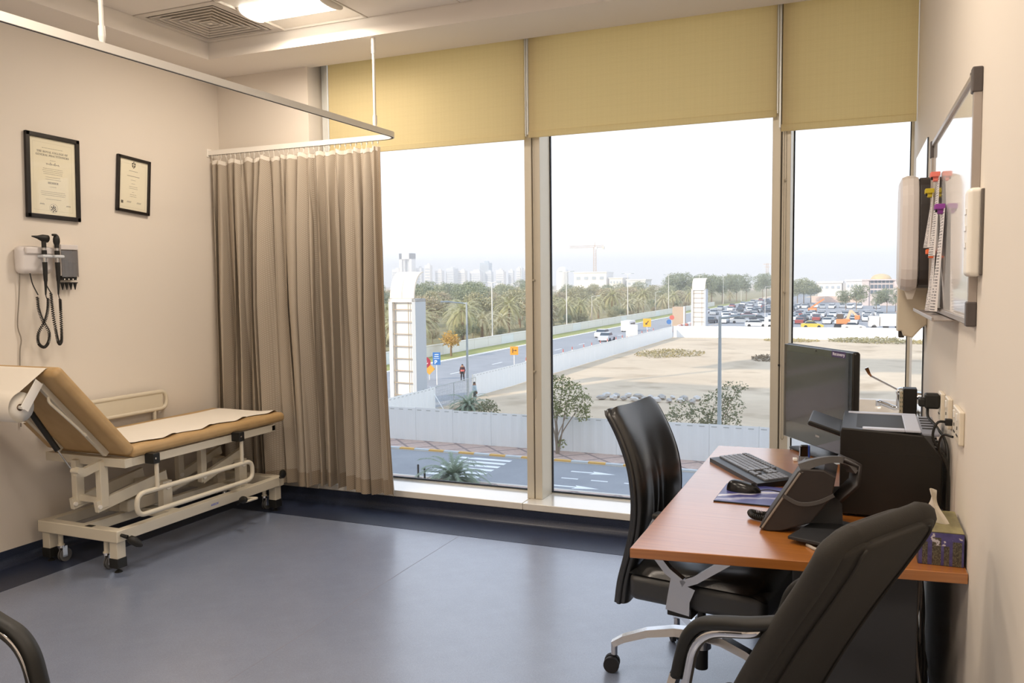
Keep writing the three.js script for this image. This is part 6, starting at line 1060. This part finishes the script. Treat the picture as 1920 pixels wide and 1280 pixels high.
// ---------------------------------------------------------------- people
{
  const seg = (p, a, b, r0, r1) => { const ab = b.clone().sub(a), t = Math.max(0, Math.min(1, p.clone().sub(a).dot(ab) / ab.lengthSq())); return p.distanceTo(a.clone().addScaledVector(ab, t)) - (r0 + (r1 - r0) * t); };
  const bones = (o) => [[V(0, 1.02, 0), V(0, 1.38, 0), 0.135, 0.16], [V(-0.1, 1.37, 0), V(0.1, 1.37, 0), 0.09, 0.09], [V(0, 1.4, 0), V(0, 1.52, 0), 0.055, 0.055], [V(0, 1.58, 0), V(0, 1.64, 0.01), 0.085, 0.095], [V(-0.09, 0.95, 0), V(-0.1 - o, 0.5, 0.04), 0.085, 0.065], [V(-0.1 - o, 0.5, 0.04), V(-0.11 - o, 0.09, 0), 0.062, 0.045], [V(-0.11 - o, 0.06, 0), V(-0.12 - o, 0.05, 0.14), 0.045, 0.04], [V(0.09, 0.95, 0), V(0.1 + o, 0.5, 0.05), 0.085, 0.065], [V(0.1 + o, 0.5, 0.05), V(0.12 + o, 0.09, 0), 0.062, 0.045], [V(0.12 + o, 0.06, 0), V(0.13 + o, 0.05, 0.14), 0.045, 0.04], [V(-0.19, 1.38, 0), V(-0.25, 1.1, 0.02), 0.055, 0.045], [V(-0.25, 1.1, 0.02), V(-0.23, 0.85, 0.1), 0.042, 0.033], [V(-0.23, 0.85, 0.1), V(-0.23, 0.76, 0.12), 0.035, 0.028], [V(0.19, 1.38, 0), V(0.25, 1.1, 0.02), 0.055, 0.045], [V(0.25, 1.1, 0.02), V(0.22, 0.86, 0.1), 0.042, 0.033], [V(0.22, 0.86, 0.1), V(0.22, 0.77, 0.12), 0.035, 0.028]];
  const person = (label, x, z, turn, paint) => {                     // marching tetrahedra on a coarse grid: one continuous figure
    const B = bones(0.03), f = (p) => { let d = 0; for (const [a, b, r0, r1] of B) d += Math.exp(-26 * seg(p, a, b, r0, r1)); return -Math.log(d) / 26; };
    const h = 0.045, nx = 18, ny = 40, nz = 12, ox = -nx * h / 2, oy = -0.02, oz = -0.2, val = [], P = (i, j, k) => V(ox + i * h, oy + j * h, oz + k * h), I = (i, j, k) => (i * (ny + 1) + j) * (nz + 1) + k;
    for (let i = 0; i <= nx; i++) for (let j = 0; j <= ny; j++) for (let k = 0; k <= nz; k++) val[I(i, j, k)] = f(P(i, j, k));
    const pos = [], T6 = [[0, 5, 1, 6], [0, 1, 2, 6], [0, 2, 3, 6], [0, 3, 7, 6], [0, 7, 4, 6], [0, 4, 5, 6]], C = [[0, 0, 0], [1, 0, 0], [1, 1, 0], [0, 1, 0], [0, 0, 1], [1, 0, 1], [1, 1, 1], [0, 1, 1]];
    for (let i = 0; i < nx; i++) for (let j = 0; j < ny; j++) for (let k = 0; k < nz; k++) {
      const c = C.map(([a, b, d]) => [P(i + a, j + b, k + d), val[I(i + a, j + b, k + d)]]); if (c.every((q) => q[1] > 0) || c.every((q) => q[1] < 0)) continue;
      for (const t of T6) { const ins = t.filter((q) => c[q][1] < 0), out = t.filter((q) => c[q][1] >= 0); if (!ins.length || !out.length) continue; const E = (a, b) => c[a][0].clone().lerp(c[b][0], c[a][1] / (c[a][1] - c[b][1])); let tr; if (ins.length === 1) tr = [[E(ins[0], out[0]), E(ins[0], out[1]), E(ins[0], out[2])]]; else if (out.length === 1) tr = [[E(ins[0], out[0]), E(ins[1], out[0]), E(ins[2], out[0])]]; else { const q = [E(ins[0], out[0]), E(ins[0], out[1]), E(ins[1], out[1]), E(ins[1], out[0])]; tr = [[q[0], q[1], q[2]], [q[0], q[2], q[3]]]; } for (const t3 of tr) { const n = t3[1].clone().sub(t3[0]).cross(t3[2].clone().sub(t3[0])), m = t3[0].clone().add(t3[1]).add(t3[2]).multiplyScalar(1 / 3), e = 0.01, gr = V(f(m.clone().add(V(e, 0, 0))) - f(m), f(m.clone().add(V(0, e, 0))) - f(m), f(m.clone().add(V(0, 0, e))) - f(m)); if (n.dot(gr) < 0) t3.reverse(); t3.forEach((q) => pos.push(q.x, q.y, q.z)); } }
    }
    const g = new THREE.BufferGeometry(); g.setAttribute('position', new THREE.Float32BufferAttribute(pos, 3)); g.computeVertexNormals(); const col = []; for (let i = 0; i < pos.length; i += 3) { const c = hex(paint(pos[i], pos[i + 1], pos[i + 2])); col.push(c.r, c.g, c.b); }
    g.setAttribute('color', new THREE.Float32BufferAttribute(col, 3));
    const m = new THREE.Mesh(g, mat('#ffffff', { vertexColors: true, roughness: 0.8 })); m.castShadow = m.receiveShadow = true; m.name = numbered('person'); m.position.set(x, GY, z); m.rotation.y = turn; scene.add(m); return tag(m, label, 'person');
  };
  person('person in a dark top and red vest band standing at the roadside', -38.0, -75.8, 0.3, (x, y, z) => (y > 1.63 ? '#2a2422' : y > 1.46 ? '#a97c5e' : y > 1.16 && Math.abs(x) < 0.19 ? '#4b3234' : y > 0.98 && Math.abs(x) < 0.2 ? '#d06a62' : y > 0.9 && Math.abs(x) > 0.19 ? '#4b3234' : y < 0.09 ? '#222222' : y < 0.88 && Math.abs(x) > 0.2 ? '#a97c5e' : '#2e2c30'));
  person('person in a pale blue shirt standing by the mesh gate', -30.2, -62.4, 2.6, (x, y, z) => (y > 1.62 ? '#2a2422' : y > 1.46 ? '#8e6a50' : y > 1.0 ? '#bcd0dc' : y < 0.09 ? '#222222' : y < 0.9 && Math.abs(x) > 0.2 ? '#8e6a50' : '#5c6260'));
}
// ---------------------------------------------------------------- far buildings, crane
{
  const pale = ['#e9e6e2', '#dfe0e0', '#d6dadd', '#ece7df'].map((c) => mat(c, { roughness: 0.85 })), blue = mat('#aebcc8', { roughness: 0.35 });
  const win = mat('#b3bcc4', { roughness: 0.3 });
  const tower = (label, x0, x1, top, z, m, group, bands = 5) => { const t = onGround('tower_block', label, 'building', (x0 + x1) / 2, z, 0, group), w = x1 - x0, h = top - GY; mesh('shaft', bx(w, h, w * 0.8, 0, h / 2, -w * 0.4), m, t); mesh('roof_house', bx(w * 0.4, h * 0.06 + 1.5, w * 0.3, w * 0.1, h + 1, -w * 0.4), m, t); for (let i = 0; i < bands; i++) mesh('window_band', bx(w * 0.86, h * 0.055, 0.4, 0, h * (0.35 + 0.6 * i / bands), 0.05), win, t); };
  const SKY = [[-729.19, -715.92, 24.3], [-691.62, -681.63, 26.34], [-680.55, -673.59, 29.65], [-667.63, -657.77, 30.26], [-655.99, -644.23, 21.41], [-643.19, -626.69, 24.61], [-626.71, -615.16, 23.52], [-614.24, -601.82, 20.76], [-599.93, -586.67, 19.68], [-582.9, -567.9, 19.4], [-566.05, -554.9, 18.33], [-553.01, -541.95, 20.65], [-540.14, -527.34, 17.93], [-525.5, -517.33, 19.4], [-515.47, -507.35, 23.38], [-505.56, -499.28, 22.41], [-498.39, -491.24, 22.28]];
  SKY.forEach(([a, b, y], i) => tower('pale high-rise in the hazy skyline left of the wide mullion', a, b, y, -1200 - (i % 3) * 14, pale[i % 4], 'hazy skyline high-rises'));
  tower('blue-grey glass tower standing above the hazy skyline', -584.6, -568.6, 33, -1235, blue, undefined, 9);
  const pt = onGround('portal_tower', 'white gate-shaped tower with an open middle near the curtain', 'building', -703.7, -1200), H = 50.4 - GY;
  mesh('leg', bx(5.0, H, 14, -9.1, H / 2, -7), pale[0], pt); mesh('leg', bx(4.2, H, 14, 9.5, H / 2, -7), pale[0], pt); mesh('bridge', bx(23.2, 9.5, 14, 0, H - 4.7, -7), pale[0], pt); mesh('core', bx(9, H * 0.9, 8, 2, H * 0.45, -12), mat('#c9ced1', { roughness: 0.5 }), pt); mesh('inner_wall', bx(3.2, H * 0.92, 10, -4.6, H * 0.46, -8), pale[1], pt);
  const low = (label, x0, x1, top, z, m) => { const t = onGround('low_building', label, 'building', (x0 + x1) / 2, z), w = x1 - x0, h = top - GY; mesh('block', bx(w, h, 18, 0, h / 2, -9), m, t); mesh('parapet', bx(w + 1, 0.8, 19, 0, h + 0.2, -9), pale[0], t); for (let i = 0; i < 4; i++) mesh('window', bx(w * 0.12, h * 0.14, 0.3, w * (-0.36 + i * 0.24), h * 0.75, 0.1), win, t); return t; };
  low('white block with a long flat roof behind the palms under the crane', -205.6, -180.2, 7.8, -600, pale[0]);
  low('smaller white block right of the crane', -178, -168, 3.4, -600, pale[3]);
  low('flat brownish pavilion roof behind the palms', -164.7, -150.7, 1.9, -600, pale[1]);
  low('cream low block behind the parked cars in the right pane', -21.5, -11.5, -0.4, -400, pale[3]);
  low('white low block next to the domed building', -9.8, -3.2, 0.3, -400, pale[0]);
  low('white block with a mast just left of the right mullion', -52, -42, 3.2, -500, pale[0]);
  const dm = onGround('domed_hall', 'white domed hall at the left of the crane', 'building', -214.8, -600); mesh('drum', cyl(V(0, 0, 0), V(0, 16.5, 0), 4.6, 4.6, 20), pale[0], dm); mesh('dome', new THREE.SphereGeometry(4.6, 20, 8, 0, 6.283, 0, 1.571).translate(0, 16.5, 0), pale[0], dm);
  // crane
  const cr = onGround('tower_crane', 'pale tower crane with a long jib above the white blocks', 'crane', -201.7, -640), cm = mat('#d9c3ae', { roughness: 0.7 }), HC = 26.2 - GY;
  const lattice = (a, b, s) => { const d = b.clone().sub(a), n = Math.round(d.length() / s), L = [], u = Math.abs(d.y) > Math.abs(d.x) ? V(1, 0, 0) : V(0, 1, 0), w = V(0, 0, 1), c = [[-1, -1], [1, -1], [1, 1], [-1, 1]].map(([p, q]) => (o) => o.clone().addScaledVector(u, p * s / 2).addScaledVector(w, q * s / 2)); for (const k of c) L.push(cyl(k(a), k(b), 0.14, 0.14, 4)); for (let i = 0; i < n; i++) { const p = a.clone().lerp(b, i / n), q = a.clone().lerp(b, (i + 1) / n); for (let e = 0; e < 4; e++) L.push(cyl(c[e](p), c[(e + 1) % 4](q), 0.09, 0.09, 4)); } return L; };
  mesh('mast', lattice(V(0, 0, 0), V(0, HC, 0), 1.8), cm, cr); mesh('jib', lattice(V(-20, HC + 0.6, 0), V(7, HC + 0.6, 0), 1.3), cm, cr); mesh('apex', [cyl(V(0, HC, 0), V(0, HC + 5, 0), 0.4, 0.1, 6), cyl(V(0, HC + 5, 0), V(-14, HC + 1, 0), 0.06, 0.06, 4), cyl(V(0, HC + 5, 0), V(6.5, HC + 1, 0), 0.06, 0.06, 4)], cm, cr); cr.scale.setScalar(1.06); mesh('counterweight', bx(1.8, 2.2, 1.4, 6.6, HC - 0.6, 0), MX.concrete, cr); mesh('cab', bx(1.5, 1.8, 1.5, 1.4, HC - 0.6, 0.8), pale[0], cr);
  const mp = onGround('radio_mast', 'thin lattice mast above the dark grove', 'mast', -43.5 * 1.9, -760); mesh('mast', lattice(V(0, 0, 0), V(0, 24, 0), 1.6), cm, mp); mesh('platform', [bx(7, 0.5, 0.8, 0, 23, 0), bx(5, 0.4, 0.8, 0, 20.5, 0)], cm, mp);
  // domed building on the right with arched portico
  const dbm = mat('#cfc3c0', { roughness: 0.8 }), db = onGround('domed_building', 'grey-pink building with a gold dome and grid of windows in the right pane', 'building', 3.9, -330), w = 13, h = 9.3;
  mesh('wall', [bx(w, h, 9, 0, h / 2, -4.6)], dbm, db); mesh('pier', bx(2.3, h, 0.9, -w / 2 + 1.15, h / 2, 0.2), dbm, db); mesh('pier', bx(2.3, h, 0.9, w / 2 - 1.15, h / 2, 0.2), dbm, db); mesh('cornice', bx(w + 0.4, 0.5, 1.5, 0, h, 0.2), dbm, db);
  for (let r = 0; r < 3; r++) for (let c = 0; c < 6; c++) mesh('window', bx(1.02, r ? 1.35 : 0.9, 0.2, -3.2 + c * 1.28, r === 0 ? 8.6 : r === 1 ? 6.9 : 4.9, -0.05), mat('#5f6a76', { roughness: 0.25 }), db);
  mesh('dome', new THREE.SphereGeometry(3.5, 28, 10, 0, 6.283, 0, 1.571).scale(1, 0.58, 1).translate(-0.2, h + 0.2, -3.6), mat('#cdb58c', { roughness: 0.5 }), db);
  mesh('portico_arch', new THREE.TorusGeometry(1.9, 0.3, 8, 20, Math.PI).translate(-0.4, 1.4, 0.8), MX.white, db);
  const pk = mat('#e6c6b4', { roughness: 0.85 }), pk2 = onGround('pink_tower', 'pink square tower beside the towel dispenser', 'building', 8.6, -216, -0.1), hp = 7.0 - GY; mesh('shaft', bx(5.5, hp * 0.86, 5.5, 0, hp * 0.43, -2.7), pk, pk2); mesh('upper_stage', bx(3.6, hp * 0.16, 3.6, 0.9, hp * 0.93, -2.7), pk, pk2); for (let i = 0; i < 6; i++) mesh('string_course', bx(5.8, 0.18, 5.8, 0, 2 + i * 1.9, -2.7), mat('#d5ad9c', { roughness: 0.9 }), pk2); mesh('finial', [cyl(V(-0.7, hp, -2), V(-0.7, hp + 1.6, -2), 0.08), cyl(V(0.2, hp, -2), V(0.2, hp + 1.6, -2), 0.08)], MX.pole, pk2);
}
scene.fog = new THREE.FogExp2(new THREE.Color(1, 1, 1), 0.0008);
renderer.render(scene, camera);
